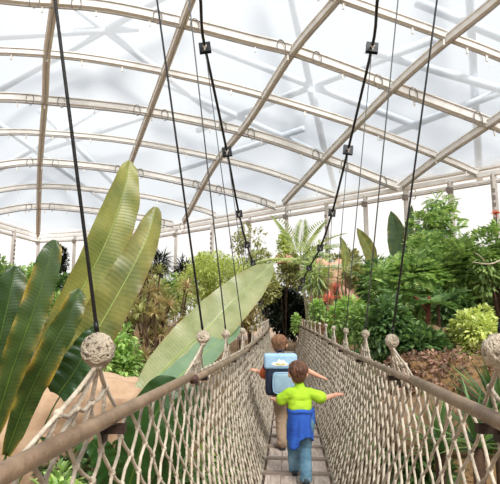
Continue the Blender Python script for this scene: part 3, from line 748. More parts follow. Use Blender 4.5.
palm('dark fern under the bushy tree beside the reddish trunk', (404, 302), (404, 345), 9.9, .55, 10, 'deep', 'bark', .04, (.0, .8), T_FERN)

c = at(331, 304, 18.5); z = gz(c.x, c.y)
def flowerclump(label, px, py, d, L, mat, n=40, name='bromeliad'):
    c = at(px, py, d); z = gz(c.x, c.y); root = thing(name, label, 'plant', (c.x, c.y, z))
    for k in range(7):
        cc = Vector(c) + Vector((random.uniform(-.25, .25), random.uniform(-.2, .2), random.uniform(-.7, .3))); mb = MB(); tube(mb, [(c.x, c.y, z - .05), cc], .03, 6); st = mb.build('cane', M['stem_green'], root); rosette(st, cc, n, L, T_STRAP, G[mat], (.0, .95))
flowerclump('orange-red spiky plant beside the hanger wires, in front of the pink rock', 328, 306, 16, .34, 'red', 26)
flowerclump('smaller orange-red plant higher against the pink rock', 338, 290, 19, .38, 'red', 26)
shrub('light green leafy bush below the orange-red plant, over the net', 318, 300, 330, 15.5, 10, 'ovate', 'bright', .12, 900, 8, 'bush', 'bush')
shrub('broad-leaved green bush beyond the two small far rope knots', 348, 296, 345, 13.5, 20, 'ovate', 'bright', .16, 1500, 10, 'bush', 'bush')
shrub('yellow-green bush between the pink rock and the banana plants', 352, 252, 300, 19, 18, 'small', 'olive', .14, 2200, 9, 'bush', 'bush')
shrub('yellow-green strappy clump above the orange-red plant', 318, 262, 300, 20, 16, 'strap', 'palm', .55, 420, 7, 'bush', 'bush')

# big feathery trees on the far side of the handrail
def tree(label, px, y0, y1, d, hw, foot, leaf, mat, size, n, nb, trunk='bark', r=.06, fr=(.26, .4), droop=.25, deep=.8, up=.5, name='tree', inner=.45):
    b = at(foot[0], foot[1], d); z = gz(b.x, b.y); a, e = at(px, y0, d), at(px, y1, d); c = (a + e) / 2; W = hw * d / F; root = thing(name, label, 'tree', (b.x, b.y, z)); bl = masses(c, (W, W * deep, (a.z - e.z) / 2), nb, fr=fr)
    t = dict(ovate=T_OVATE, small=T_SMALL, pin=T_PIN, fern=T_FERN)[leaf]; foliage(root, bl, n, size, t, G[mat], droop, up, inner=inner)
    mb = MB(); fk = Vector((b.x, b.y, z)).lerp(Vector(c), .55); tube(mb, catmull([(b.x, b.y, z - .1), Vector((b.x, b.y, z)).lerp(fk, .5) + Vector((.05, 0, 0)), fk], 9), [r * (1 - .05 * i) for i in range(9)], 9); mb.build('trunk', M[trunk], root)
    mb = MB()
    for cc, R in bl: tube(mb, catmull([fk, fk.lerp(Vector(cc), .5) + Vector((0, 0, .12)), Vector(cc)], 7), [r * .55 * (1 - .12 * i) for i in range(7)], 6)
    mb.build('branches', M[trunk], root)
    return root
tree('tall bushy tree with feathery compound leaves and dense crown beyond the handrail', 420, 238, 318, 12, 52, (424, 350), 'pin', 'fern', .36, 2300, 22)
tree('slender tree whose feathery tip rises highest against the pale wall', 440, 184, 290, 12.8, 28, (438, 350), 'pin', 'fern', .34, 400, 24, r=.03, fr=(.12, .22), up=.2, inner=.1)
tree('mid-green tree between the feathery spire and the spreading tree by the wall post', 462, 236, 310, 11.5, 26, (462, 345), 'pin', 'mid', .3, 1100, 12)
tree('spreading bushy tree in front of the wall post, partly cut off by the frame edge', 498, 214, 322, 10.5, 32, (500, 345), 'ovate', 'mid', .13, 4200, 16)
tree('leafy tree standing behind the banana plants and the hanger wires', 382, 250, 330, 15, 22, (384, 345), 'pin', 'deep', .36, 800, 11)
b = at(428, 345, 9.8); mb = MB(); root = thing('dead_tree', 'leaning reddish trunk with broken side branch among the dark ferns', 'trunk', (b.x, b.y, gz(b.x, b.y)))
tube(mb, catmull([(b.x, b.y, gz(b.x, b.y) - .1), at(426, 340, 9.8), at(428, 318, 9.8), at(429, 296, 9.8)], 14), [.075 - .003 * i for i in range(14)], 10); mb.build('bole', M['bark_red'], root)
mb = MB(); tube(mb, catmull([at(428, 312, 9.8), at(420, 302, 9.7), at(414, 296, 9.7)], 7), .03, 8); mb.build('side_branch', M['bark_red'], root)
c = at(496, 213, 10.2); mb = MB(); A = unit(26); fr_ = tree_f = None
root = thing('hibiscus', 'salmon-orange blossom head at the top of the tree by the wall post', 'flower', tuple(c)); cloud('blossom', np.tile(np.array(c), (26, 1)), A + np.array([0, -.3, .3]), unit(26), rng.uniform(.08, .14, 26), T_WIDE, G['red'], root)
mb = MB(); tube(mb, catmull([c, at(497, 228, 10.3), at(498, 250, 10.5)], 6), .012, 6); mb.build('stalk', M['stem_green'], root)
mb = MB(); root = thing('dry_branch', 'bare pale branch sticking out of the spreading tree by the wall post', 'branch', tuple(at(492, 262, 9.6)))
tube(mb, catmull([at(505, 258, 9.9), at(490, 264, 9.6), at(472, 262, 9.5)], 9), [.022 - .002 * i for i in range(9)], 7); mb.build('bough', M['bark_pale'], root)
mb = MB(); tube(mb, catmull([at(486, 263, 9.6), at(480, 256, 9.5), at(475, 253, 9.5)], 6), .009, 6); mb.build('twig', M['bark_pale'], root)
# lower masses under the trees
shrub('glossy dark broad-leaved bush behind the second big rope knot', 390, 292, 362, 9.2, 32, 'ovate', 'deep', .13, 3600, 13, 'bush', 'bush')
shrub('glossy dark broad-leaved bush at the foot of the reddish trunk', 424, 320, 385, 8.6, 26, 'ovate', 'deep', .12, 2800, 13, 'bush', 'bush')
shrub('mid-green bush beyond the third rope knot of the handrail', 362, 300, 365, 10.5, 20, 'ovate', 'mid', .13, 1900, 9, 'bush', 'bush')
shrub('bright yellow-green bush in front of the brown litter slope', 474, 305, 356, 8.6, 28, 'ovate', 'lime', .11, 1900, 13, 'bush', 'bush', fr=(.22, .36))
shrub('deep green bush between the ferns and the yellow-green bush', 452, 290, 325, 10.5, 22, 'ovate', 'deep', .14, 1800, 9, 'bush', 'bush')
shrub('tall olive bush filling in behind the pale palm trunks', 322, 256, 345, 23.8, 24, 'ovate', 'olive', .2, 2600, 10, 'bush', 'bush')
shrub('loose yellow-green bush at the foot of the pale palm trunks', 318, 286, 340, 21.2, 10, 'ovate', 'lime', .14, 900, 8, 'bush', 'bush')
shrub('deep green bush filling the foot of the spreading tree by the wall post', 494, 284, 350, 11.6, 26, 'ovate', 'deep', .14, 2400, 10, 'bush', 'bush')
# rocks
def rock(label, px, py, d, w, h, dep, mat, seed, name='boulder', rough=.24):
    c = at(px, py, d); r = random.Random(seed); bm = bmesh.new(); bmesh.ops.create_icosphere(bm, subdivisions=4, radius=1)
    for v in bm.verts:
        p = v.co.copy(); q = Vector((math.copysign(abs(p.x) ** .6, p.x), math.copysign(abs(p.y) ** .6, p.y), math.copysign(abs(p.z) ** .55, p.z)))
        k = 1 + rough * mnoise.noise(p * 1.6 + Vector((seed, 0, 0))) + rough * .5 * mnoise.noise(p * 4 + Vector((0, seed, 0))) + rough * .25 * mnoise.noise(p * 10); v.co = Vector((q.x * w / 2 * k, q.y * dep / 2 * k, q.z * h / 2 * k)) + Vector(c)
    me = bpy.data.meshes.new(name); bm.to_mesh(me); bm.free(); me.materials.append(M[mat]); me.polygons.foreach_set('use_smooth', [True] * len(me.polygons)); o = link(name, me); tag(o, label, 'rock'); return o
rock('long tan rock ledge behind the stalks of the upright banana leaves', 66, 436, 6.6, 2.3, 1.35, 1.3, 'rock_tan', 3)
rock('tan boulder low beside the net, under the yellowing banana leaf', 150, 455, 7.2, 1.3, 1.0, 1.0, 'rock_tan', 9)
rock('pinkish rock face standing behind the orange-red plants', 332, 300, 20.5, 1.5, 3.2, 1.0, 'rock_pink', 5, rough=.3)
rock('small pinkish rock showing behind the feather palm crown', 283, 259, 23.8, .8, .45, .6, 'rock_pink', 15, rough=.3)
rock('pink rock beside the hanger wires, between the palms and the banana plants', 352, 300, 19.2, 1.1, 1.5, .9, 'rock_pink', 25, rough=.3)
rock('flat brown rock slab seen through the net, below the handrail joint', 428, 424, 6.4, 1.25, .6, 1.0, 'rock_brown', 12)
rock('dark brown boulder on the litter slope behind the ferns', 430, 352, 9.2, .9, .8, .7, 'rock_brown', 22)
rock('small brown rock at the edge of the slab, beside the spiky leaves', 484, 400, 7.6, .8, .6, .7, 'rock_brown', 32)
lb = rock('low bank of brown leaf litter below the yellow-green bush', 462, 388, 8.4, 2.3, 1.15, 1.4, 'soil', 41, 'litter_bank')
lc_ = np.array(at(462, 388, 8.4)); D = unit(2600); D[:, 2] = np.abs(D[:, 2]); D = np.sign(D) * np.abs(D) ** .6
lf = cloud('fallen_leaf', lc_ + D * np.array([1.15, .7, .57]) * 1.07, unit(2600) + np.array([0, -.3, 0]), D * .5 + unit(2600) * .6 + np.array([0, 0, .6]), rng.uniform(.05, .11, 2600), T_SMALL, leafmat('dry_leaf', ['6b4a2e', '8a6440', 'a67c52', '5a4630', '7d6a40'], .8, .1), lb); lf['kind'] = 'stuff'
# spiky clumps and low ground plants either side of the net
for px, py, d, L, lab in [(478, 448, 4.4, .62, 'spiky green pandanus with long blade leaves right behind the near net'), (440, 452, 4.9, .55, 'spiky pandanus clump below the brown rock slab'), (498, 420, 5.2, .7, 'spiky pandanus clump beside the small brown rock')]:
    c = at(px, py, d); z = gz(c.x, c.y); root = thing('pandanus', lab, 'plant', (c.x, c.y, z)); mb = MB(); tube(mb, [(c.x, c.y, z - .05), c], .05, 9); mb.build('trunk', M['bark'], root); rosette(root, c, 46, L, T_BLADE, G['deep'], (.05, .95))
lg = 'ground plants below the bridge nets'
gp = [(1.5, 2.6), (1.75, 3.6), (1.9, 5.4), (2.2, 6.4), (2.3, 7.6), (2.5, 8.8), (2.2, 10.2), (2.7, 11.6), (2.6, 13), (2.9, 14.5), (3.0, 16), (-.9, 2.4), (-.9, 3.4), (-.95, 6.2), (-.7, 7.4), (-.6, 8.6), (-.5, 10), (-.3, 11.5), (-.2, 13), (-.1, 14.6), (.1, 16.2), (-2.0, 6.0), (-1.6, 8.8), (3.2, 5.0), (3.4, 7.4), (3.6, 9.2)]
for i, (x, y) in enumerate(gp):
    z = gz(x, y); c = Vector((x, y, z + .42)); root = thing('ground_plant', 'low leafy ground plant growing beside the foot of the rope netting', 'plant', (x, y, z), lg)
    bl = masses(c, (.62, .6, .5), 7); foliage(root, bl, 800, .13, T_OVATE, G[('mid', 'deep', 'bright', 'deep')[i % 4]]); stems(root, (x, y, z), bl, .012, M['stem_green'])
shrub('clump of fresh bright leaves poking up against the near handrail, under the tan rock', 58, 470, 500, 4.2, 22, 'ovate', 'bright', .10, 160, 7, 'ground_plant', 'plant', wood='stem_green', stem_r=.008)
# ---------------------------------------------------------------- the two children
M['skin'] = pmat('skin', ['d9a083', 'e2ad92'], 6, .55)
M['hair'] = pmat('brown_hair', ['3a2418', '5a3a28', '6e4a34'], 18, .6, .6, 60, stretch=(1, 1, .25))
M['hair2'] = pmat('light_brown_hair', ['5a3c28', '7a5438', '8e6a4a'], 18, .6, .6, 60, stretch=(1, 1, .25))
M['lime'] = pmat('lime_cotton', ['8fb81e', 'a4cc2a', 'b2d838'], 5, .8, .3, 20)
M['blue'] = pmat('blue_fleece', ['173a8a', '2450a8', '2f60ba'], 6, .85, .4, 30)
M['jeans'] = pmat('faded_denim', ['3f6178', '5b8095', '7b9dae'], 7, .85, .4, 40)
M['tan'] = pmat('tan_trousers', ['8a7460', 'a38c74'], 6, .85, .3, 30)
M['shoe'] = pmat('dark_shoe', ['2b3a44', '44545e'], 10, .7)
M['shoe2'] = pmat('brown_shoe', ['5a4436', '77604e'], 10, .7)
M['sole'] = pmat('shoe_sole', ['1f2224', '2c2f31'], 10, .8)
M['purple'] = pmat('purple_shirt', ['5a2f52', '743f64'], 6, .85)
M['orange'] = pmat('orange_sleeve', ['c8623a', 'd9764a'], 6, .85)
M['pack_light'] = pmat('pale_blue_nylon', ['8fb4d2', 'a6c8e0'], 8, .65, .2, 60)
M['pack_navy'] = pmat('navy_nylon', ['161d30', '232c44'], 8, .65, .2, 60)
M['pack_grey'] = pmat('grey_blue_nylon', ['7e9db0', '96b2c2'], 8, .65, .2, 60)
M['white'] = pmat('white_print', ['dfe4e0', 'f0f2ec'], 8, .7)
M['yellowp'] = pmat('yellow_print', ['c8b46a', 'd8c682'], 8, .7)
M['eye_w'] = pmat('eye_white', ['e8e4de'], 4, .3); M['eye_d'] = pmat('eye_dark', ['2a1a12'], 4, .3); M['lip'] = pmat('lips', ['b8685a'], 4, .5)

def cap(mb, a, b, ra, rb, seg=14):
    """tapered limb piece with round ends"""
    a, b = Vector(a), Vector(b); d = b - a; L = d.length; t = d.normalized() if L > 1e-6 else Vector((0, 0, 1)); pts = []; rad = []
    for i in range(5):
        q = math.pi / 2 * (1 - i / 5); pts.append(a - t * ra * math.sin(q)); rad.append(max(.001, ra * math.cos(q)))
    pts.append(a); rad.append(ra); pts.append(b); rad.append(rb)
    for i in range(1, 6):
        q = math.pi / 2 * i / 5; pts.append(b + t * rb * math.sin(q)); rad.append(max(.001, rb * math.cos(q)))
    tube(mb, pts, rad, seg)

def fuse(name, mb, vox, mats, parent, smooth=6, o_loc=None, wr=0, label=None, shader=None):
    """join overlapping pieces into one continuous skin and keep the result as the mesh"""
    me = bpy.data.meshes.new(name); me.from_pydata(mb.v, [], mb.f); me.update(); tmp = bpy.data.objects.new('tmp', me); C.objects.link(tmp)
    r = tmp.modifiers.new('r', 'REMESH'); r.mode = 'VOXEL'; r.voxel_size = vox; s = tmp.modifiers.new('s', 'SMOOTH'); s.factor = .5; s.iterations = smooth
    dg = bpy.context.evaluated_depsgraph_get(); m2 = bpy.data.meshes.new_from_object(tmp.evaluated_get(dg)); m2.name = name; bpy.data.objects.remove(tmp)
    for m in (mats if isinstance(mats, list) else [mats]): m2.materials.append(m)
    if wr:
        for v in m2.vertices:
            n = mnoise.noise(Vector((v.co.x * 16, v.co.y * 16, v.co.z * 30))) * wr + mnoise.noise(v.co * 40) * wr * .4; v.co += v.normal * n
    if shader:
        for p in m2.polygons: p.material_index = shader(p.center)
    m2.polygons.foreach_set('use_smooth', [True] * len(m2.polygons)); o = bpy.data.objects.new(name, m2); C.objects.link(o); o.parent = parent
    if label: o['label'] = label
    return o

def put(mb, name, mat, parent, smooth=True, label=None):
    me = bpy.data.meshes.new(name); me.from_pydata(mb.v, [], mb.f); me.materials.append(mat); me.polygons.foreach_set('use_smooth', [smooth] * len(mb.f)); me.update()
    o = bpy.data.objects.new(name, me); C.objects.link(o); o.parent = parent
    if label: o['label'] = label
    return o

def hand(mb, wrist, dirv, palm_n, side, sc=1.0, spread=.16, curl=.25):
    """palm, four unequal bent fingers and a thumb from the side of the palm"""
    w = Vector(wrist); d = Vector(dirv).normalized(); n = Vector(palm_n); n = (n - d * n.dot(d)).normalized(); x = d.cross(n) * side
    for k in (-1.5, -.5, .5, 1.5): cap(mb, w + x * k * .007 * sc, w + d * .048 * sc + x * k * .0125 * sc, .0105 * sc, .0098 * sc, 8)
    for k, L in ((-1.5, .038), (-.5, .045), (.5, .048), (1.5, .042)):
        b = w + d * .05 * sc + x * k * .0145 * sc; d1 = (d + x * k * spread * .55 + n * curl * .3).normalized(); m = b + d1 * L * .55 * sc; d2 = (d1 + n * curl).normalized()
        cap(mb, b, m, .0068 * sc, .0062 * sc, 8); cap(mb, m, m + d2 * L * .5 * sc, .0062 * sc, .0052 * sc, 8)
    b = w + d * .014 * sc + x * .016 * sc; t1 = b + (d * .6 + x * .8).normalized() * .028 * sc; cap(mb, b, t1, .0095 * sc, .008 * sc, 8); cap(mb, t1, t1 + (d * .9 + x * .4).normalized() * .022 * sc, .0078 * sc, .006 * sc, 8)

def head(mb, c, k, turn):
    """skull, jaw, cheeks, nose, ears; face towards +y turned by turn"""
    Rz = Matrix.Rotation(turn, 3, 'Z'); c = Vector(c); q = lambda x, y, z: c + Rz @ Vector((x, y, z)) * k
    ball(mb, q(0, -.004, .018), (.079 * k, .092 * k, .085 * k), 20, 14, rot=Rz); ball(mb, q(0, .024, -.042), (.058 * k, .062 * k, .06 * k), 16, 12, rot=Rz); ball(mb, q(0, .055, -.078), (.026 * k, .024 * k, .02 * k), 12, 8)
    cap(mb, q(0, .084, .0), q(0, .098, -.022), .009 * k, .013 * k, 10)
    for s in (-1, 1):
        ball(mb, q(s * .036, .058, -.035), (.026 * k, .026 * k, .026 * k), 12, 8)
        ball(mb, q(s * .081, -.004, -.012), (.010 * k, .02 * k, .029 * k), 10, 8, rot=Rz)

def face(parent, c, k, turn):
    Rz = Matrix.Rotation(turn, 3, 'Z'); c = Vector(c); q = lambda x, y, z: c + Rz @ Vector((x, y, z)) * k
    for s in (-1, 1):
        mb = MB(); ball(mb, q(s * .03, .0705, .0), .0125 * k, 12, 8); e = put(mb, 'eye', M['eye_w'], parent); mb = MB(); ball(mb, q(s * .03, .0795, .0), .0056 * k, 10, 6); put(mb, 'iris', M['eye_d'], e)
    mb = MB(); tube(mb, catmull([q(-.02, .078, -.052), q(-.008, .086, -.05), q(.008, .086, -.05), q(.02, .078, -.052)], 9), .005 * k, 6); put(mb, 'mouth', M['lip'], parent)

def hairdo(parent, c, k, turn, mat, seed):
    """short hair: a cap over skull and nape built of overlapping locks"""
    Rz = Matrix.Rotation(turn, 3, 'Z'); c = Vector(c); q = lambda x, y, z: c + Rz @ Vector((x, y, z)) * k; r = random.Random(seed); mb = MB()
    ball(mb, q(0, -.012, .026), (.084 * k, .092 * k, .087 * k), 22, 16, rot=Rz); ball(mb, q(0, -.045, -.022), (.066 * k, .05 * k, .06 * k), 16, 12, rot=Rz)
    for i in range(110):
        a = r.uniform(0, 2 * math.pi); e = r.uniform(-.6, 1.3); d = Vector((math.cos(a) * math.cos(e), math.sin(a) * math.cos(e), math.sin(e)))
        if d.y > .25 and d.z < .42: continue
        if abs(d.x) > .75 and d.z < -.05: continue
        b = Vector((d.x * .082, d.y * .09 - .012, d.z * .085 + .026)); dn = Vector((d.x * .25 + r.uniform(-.3, .3), d.y * .25, -.9 if e < 1 else -.2)); dn = (dn - d * dn.dot(d)).normalized() + d * .12
        cap(mb, q(*b), q(*(b + dn * r.uniform(.02, .036))), .010 * k, .005 * k, 7)
    return fuse('hair', mb, .0055 * k, mat, parent, 2, wr=.0012)

def shoe(parent, a, fwd, k, mat, pitch=0):
    """low sneaker: upper, toe and a separate sole"""
    f = Vector(fwd).normalized(); a = Vector(a); up = Vector((0, 0, 1)); f2 = (f * math.cos(pitch) + up * math.sin(pitch)).normalized(); u2 = f.cross(up).cross(f2).normalized(); mb = MB()
    heel = a - f2 * .03 * k - u2 * .03 * k; toe = a + f2 * .105 * k - u2 * .035 * k; cap(mb, heel, toe, .034 * k, .029 * k, 12); cap(mb, a + u2 * .012 * k, a + f2 * .05 * k - u2 * .02 * k, .036 * k, .03 * k, 12)
    o = fuse('shoe', mb, .009, mat, parent, 3); mb = MB(); sd = f2.cross(u2)
    P = [heel - f2 * .03 * k, a + f2 * .03 * k - u2 * .03 * k, toe + f2 * .026 * k]; vs = []; prof = [(0, .018), (.12, .03), (.4, .029), (.7, .036), (.9, .03), (1, .014)]; n = 12
    for i in range(n):
        v = i / (n - 1); p = (heel - f2 * .036 * k).lerp(toe + f2 * .03 * k, v); w = interp(prof, v) * k
        for z in (-.033, -.018):
            for s in (-1, 1): vs.append(p + sd * s * w + u2 * z * k)
    fs = []
    for i in range(n - 1):
        b = i * 4; fs += [(b, b + 1, b + 5, b + 4), (b + 2, b + 6, b + 7, b + 3), (b, b + 4, b + 6, b + 2), (b + 1, b + 3, b + 7, b + 5)]
    fs += [(0, 2, 3, 1), ((n - 1) * 4, (n - 1) * 4 + 1, (n - 1) * 4 + 3, (n - 1) * 4 + 2)]
    mb.add(vs, fs); put(mb, 'sole', M['sole'], o, False); return o

def child(label, base, S, J, hairm, turn, shirt_pieces, shirt_mat, trouser_mat, shoe_mat, lr, hk):
    root = thing('person', label, 'person', base); P = {k: Vector(v) for k, v in J.items()}; mb = MB()
    # body: one continuous figure
    hips = (P['hipL'] + P['hipR']) / 2
    cap(mb, hips + Vector((-.035, 0, .0)) * S, hips + Vector((.035, 0, 0)) * S, .078 * S, .078 * S); cap(mb, hips, P['chest'], .072 * S, .07 * S)
    cap(mb, P['chest'] + Vector((-.03, 0, 0)) * S, P['chest'] + Vector((.03, 0, 0)) * S, .068 * S, .068 * S); cap(mb, P['shL'], P['shR'], .042 * S, .042 * S)
    cap(mb, P['neck'], P['head'] + Vector((0, 0, -.03)), .036 * S, .036 * S); head(mb, P['head'], hk, turn)
    for s in 'LR':
        cap(mb, P['sh' + s], P['el' + s], .037 * S, .029 * S); cap(mb, P['el' + s], P['wr' + s], .029 * S, .0205 * S)
        cap(mb, P['hip' + s], P['kn' + s], .062 * S, .044 * S); cap(mb, P['kn' + s], P['an' + s], .045 * S, .029 * S)
        hand(mb, P['wr' + s], P['fi' + s] - P['wr' + s], (0, .25, -1), 1 if s == 'R' else -1, S * 1.02)
        cap(mb, P['an' + s], P['an' + s] + Vector((0, .09, -.03)) * S, .026 * S, .02 * S)
    fuse('body', mb, .0052, M['skin'], root, 3); face(root, P['head'], hk, turn); hairdo(root, P['head'], hk, turn, hairm, int(S * 100))
    mb = MB(); shirt_pieces(mb, P); sh = fuse('shirt', mb, .0075, shirt_mat, root, 4, wr=.004)
    mb = MB(); cap(mb, hips + Vector((-.04, 0, .02)) * S, hips + Vector((.04, 0, .02)) * S, .088 * S, .088 * S)
    for s in 'LR':
        a = P['an' + s]; cap(mb, P['hip' + s], P['kn' + s], .078 * S, .062 * S * lr); cap(mb, P['kn' + s], a + Vector((0, -.004, -.012)), .062 * S * lr, .054 * S * lr)
        cap(mb, a + Vector((0, 0, .01)), a + Vector((0, 0, -.02)), .055 * S * lr, .058 * S * lr)
    fuse('trousers', mb, .0075, trouser_mat, root, 3, wr=.006)
    return root, P, hips

# younger boy in lime, walking last
y1 = 4.70; b1_ = at(302, 480, y1); b1_ = Vector((b1_.x, y1, deckz(y1) + .001))
J1 = dict(hipL=(-.055, .1, .50), hipR=(.058, .09, .50), chest=(0, .10, .735), neck=(0, .105, .84), head=(-.012, .12, .968), shL=(-.095, .1, .79), shR=(.095, .095, .79),
          elL=(-.185, .15, .705), wrL=(-.232, .28, .70), fiL=(-.25, .35, .705), elR=(.225, .10, .735), wrR=(.335, .13, .762), fiR=(.42, .15, .775),
          knL=(-.052, .30, .285), anL=(-.045, .30, .075), knR=(.045, .13, .28), anR=(.036, -.02, .082))
def shirt1(mb, P):
    cap(mb, (-.028, .1, .755), (.028, .1, .755), .082, .082); cap(mb, (-.032, .1, .66), (.032, .1, .66), .082, .082); cap(mb, (-.03, .1, .70), (.03, .1, .70), .083, .083)
    cap(mb, (-.035, .1, .665), (.035, .1, .665), .08, .08); cap(mb, P['shL'] + Vector((.03, 0, .0)), P['shR'] + Vector((-.03, 0, 0)), .053, .053); cap(mb, (0, .1, .81), (0, .105, .852), .06, .048)
    for s in 'LR': cap(mb, P['sh' + s], P['sh' + s].lerp(P['el' + s], .78), .049, .060)
p1, P1, h1 = child('small boy in lime T-shirt and jeans, blue jacket tied around his waist, arms held out', b1_, 1.0, J1, M['hair'], .05, shirt1, M['lime'], M['jeans'], M['shoe'], 1.0, 1.07)
mb = MB(); nA, nZ = 40, 22; vs = []
for j in range(nZ):                      # jacket hanging behind from the waist, with folds
    v = j / (nZ - 1)
    for i in range(nA):
        u = i / (nA - 1); a = math.radians(-168 + 156 * u); fold = .006 * math.sin(u * 26 + v * 2) * v + .004 * math.sin(u * 11)
        rx = .101 + .016 * v + fold; ry = .108 + .016 * v + fold; z = .638 - v * (.262 + .03 * math.sin(u * 7) + (.05 if .1 < u < .45 else 0) * v)
        vs.append((rx * math.cos(a) - .002, .10 + ry * math.sin(a), z))
fs = [(j * nA + i, j * nA + i + 1, j * nA + nA + i + 1, j * nA + nA + i) for j in range(nZ - 1) for i in range(nA - 1)]
mb.add(vs, fs); jk = put(mb, 'tied_jacket', M['blue'], p1, label='blue jacket tied around the waist'); md = jk.modifiers.new('thick', 'SOLIDIFY'); md.thickness = .012
mb = MB(); tube(mb, [(.103 * math.cos(a), .1 + .112 * math.sin(a), .628 + .008 * math.sin(a * 3)) for a in np.linspace(0, 2 * math.pi, 30)], .021, 8); put(mb, 'waist_band', M['blue'], jk)
mb = MB(); cap(mb, (.10, .12, .64), (.122, .12, .62), .026, .024); cap(mb, (.118, .12, .61), (.118, .10, .52), .022, .027); cap(mb, (.10, .19, .64), (.09, .21, .48), .025, .03); o = fuse('jacket_sleeve', mb, .008, M['blue'], jk, 3, wr=.004)
shoe(p1, P1['anL'] + Vector((0, 0, -.012)), (-.05, 1, 0), .98, M['shoe'], .0); shoe(p1, P1['anR'] + Vector((0, 0, -.008)), (.05, 1, 0), .98, M['shoe'], -.10)
p1.scale = (.975, .975, .975)
# older boy with the school backpack, a few steps ahead
y2 = 5.9; b2_ = at(280, 441, y2); b2_ = Vector((b2_.x, y2, deckz(y2) + .001)); S2 = 1.16
J2 = dict(hipL=(.0, .12, .60), hipR=(.125, .12, .60), chest=(.03, .11, .87), neck=(.02, .11, .985), head=(.008, .125, 1.145), shL=(-.105, .11, .955), shR=(.15, .11, .955),
          elL=(-.17, .16, .80), wrL=(-.245, .30, .815), fiL=(-.33, .36, .845), elR=(.33, .13, .845), wrR=(.475, .16, .775), fiR=(.57, .18, .745),
          knL=(.02, .15, .34), anL=(.025, .0, .09), knR=(.11, .34, .36), anR=(.10, .38, .09))
def shirt2(mb, P):
    for z, r in ((.90, .1), (.80, .1), (.70, .098), (.64, .098)): cap(mb, (.03 - .035, .115, z), (.03 + .05, .115, z), r, r)
    cap(mb, P['shL'] + Vector((.03, 0, 0)), P['shR'] - Vector((.03, 0, 0)), .062, .062); cap(mb, (.02, .11, .97), (.02, .113, 1.02), .058, .05)
    for s in 'LR': cap(mb, P['sh' + s], P['sh' + s].lerp(P['el' + s], .8), .058, .058)
p2, P2_, h2 = child('older boy carrying a blue and navy school backpack, walking ahead with his arms out', b2_, S2, J2, M['hair2'], -.05, shirt2, M['purple'], M['tan'], M['shoe2'], .95, 1.06)
mb = MB(); a, b = P2_['shL'].lerp(P2_['elL'], .7), P2_['shL'].lerp(P2_['elL'], .98); cap(mb, a, b, .061, .06); fuse('sleeve_cuff', mb, .008, M['orange'], p2, 3, label='orange sleeve end')
shoe(p2, P2_['anL'] + Vector((0, 0, -.014)), (0, 1, 0), 1.16, M['shoe2'], -.06); shoe(p2, P2_['anR'] + Vector((0, 0, -.014)), (.05, 1, 0), 1.16, M['shoe2'], .0)

def rbox(mb, c, s, bev, seg=3):
    bm = bmesh.new(); bmesh.ops.create_cube(bm, size=1)
    for v in bm.verts: v.co = Vector((v.co.x * s[0], v.co.y * s[1], v.co.z * s[2])) + Vector(c)
    bmesh.ops.bevel(bm, geom=list(bm.edges) + list(bm.verts), offset=bev, segments=seg, affect='EDGES', profile=.5)
    bm.verts.index_update(); mb.add([v.co.copy() for v in bm.verts], [tuple(v.index for v in f.verts) for f in bm.faces]); bm.free()
bk = thing('school_backpack', 'pale blue and navy school backpack with a rounded grey-blue pocket, worn by the older boy', 'backpack', b2_)
mb = MB(); rbox(mb, (.005, -.085, .80), (.34, .18, .40), .045, 4); put(mb, 'pack_body', M['pack_navy'], bk)
mb = MB(); rbox(mb, (.005, -.10, .975), (.37, .205, .165), .03, 4); fl = put(mb, 'flap', M['pack_light'], bk, label='pale blue flap with a white mountain print')
mb = MB(); rbox(mb, (.03, -.195, .745), (.235, .08, .235), .036, 4); pk = put(mb, 'front_pocket', M['pack_grey'], bk)
mb = MB(); tube(mb, [(.03 + .115 * math.copysign(abs(math.cos(q)) ** .5, math.cos(q)), -.225, .745 + .112 * math.copysign(abs(math.sin(q)) ** .5, math.sin(q))) for q in np.linspace(0, 2 * math.pi, 40)], .006, 6); put(mb, 'piping', M['pack_light'], pk)
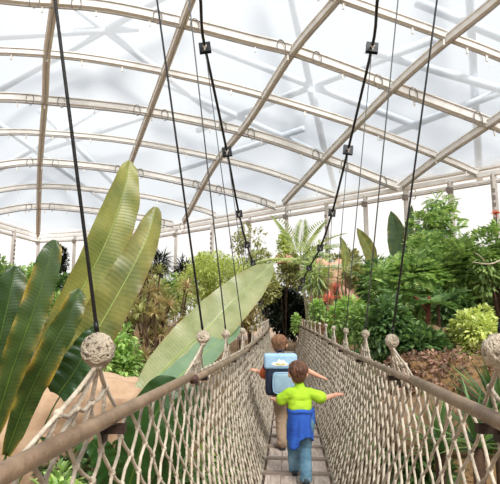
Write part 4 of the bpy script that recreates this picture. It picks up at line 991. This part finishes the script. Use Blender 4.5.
# white mountain mark on the flap
yy = -.2045
def flat(pts, dy, name, mat, par):
    mb = MB(); n = len(pts); mb.add([(x, yy - dy, z) for x, z in pts] + [(x, yy + .004, z) for x, z in pts], [tuple(range(n)), tuple(range(2 * n - 1, n - 1, -1))] + [(i, n + i, n + (i + 1) % n, (i + 1) % n) for i in range(n)]); return put(mb, name, mat, par, False)
flat([(-.105, .945), (-.075, .975), (-.05, .965), (-.015, 1.005), (.015, .985), (.03, 1.0), (.07, .965), (.095, .945), (.06, .930), (-.06, .930)], .003, 'mountain_print', M['white'], fl)
flat([(-.06, .947), (-.03, .962), (.0, .95), (.03, .96), (.06, .947), (.03, .938), (-.03, .938)], .005, 'hill_print', M['yellowp'], fl)
for s in (-1, 1):
    mb = MB(); x = .02 + s * .095; strip(mb, catmull([(x, -.01, 1.02), (x, .07, 1.045), (x, .17, 1.02), (x, .225, .92), (x, .22, .80), (x + s * .02, .12, .69), (x, .0, .66)], 24), .045, .012, Vector((0, .3, 1))); put(mb, 'shoulder_strap', M['pack_navy'], bk)
mb = MB(); tube(mb, catmull([(-.03, -.03, 1.05), (-.02, -.03, 1.085), (.04, -.03, 1.085), (.05, -.03, 1.05)], 12), .008, 7); put(mb, 'carry_loop', M['pack_navy'], bk)

# ---------------------------------------------------------------- sky, sun, camera
w = bpy.data.worlds.new('overcast_sky'); bpy.context.scene.world = w; w.use_nodes = True; t = w.node_tree; t.nodes.clear()
o = t.nodes.new('ShaderNodeOutputWorld'); bg = t.nodes.new('ShaderNodeBackground'); tc = t.nodes.new('ShaderNodeTexCoord'); nz = t.nodes.new('ShaderNodeTexNoise'); rp = t.nodes.new('ShaderNodeValToRGB')
nz.inputs['Scale'].default_value = 2.2; nz.inputs['Detail'].default_value = 5
rp.color_ramp.elements[0].position = .35; rp.color_ramp.elements[0].color = (.90, .94, 1, 1); rp.color_ramp.elements[1].position = .68; rp.color_ramp.elements[1].color = (1, 1, 1, 1)
t.links.new(tc.outputs['Generated'], nz.inputs['Vector']); t.links.new(nz.outputs['Fac'], rp.inputs[0]); t.links.new(rp.outputs[0], bg.inputs[0]); t.links.new(bg.outputs[0], o.inputs[0])
bg.inputs[1].default_value = .95
sl = bpy.data.lights.new('sun', 'SUN'); sl.energy = 8.0; sl.angle = math.radians(22); sl.color = (1, .95, .87)
so = bpy.data.objects.new('sun', sl); C.objects.link(so); so.rotation_euler = (math.radians(38), math.radians(22), 0)
cd = bpy.data.cameras.new('camera'); co = bpy.data.objects.new('camera', cd); C.objects.link(co)
cd.sensor_fit = 'HORIZONTAL'; cd.sensor_width = 36; cd.lens = 36 * F / 500; cd.clip_end = 400; cd.clip_start = .05
co.location = CAM; co.rotation_euler = (math.pi / 2 + PITCH, 0, 0)
sc = bpy.context.scene; sc.camera = co
sc.view_settings.view_transform = 'Standard'; sc.view_settings.look = 'None'; sc.view_settings.gamma = 1; sc.view_settings.exposure = .42; sc.view_settings.use_curve_mapping = False
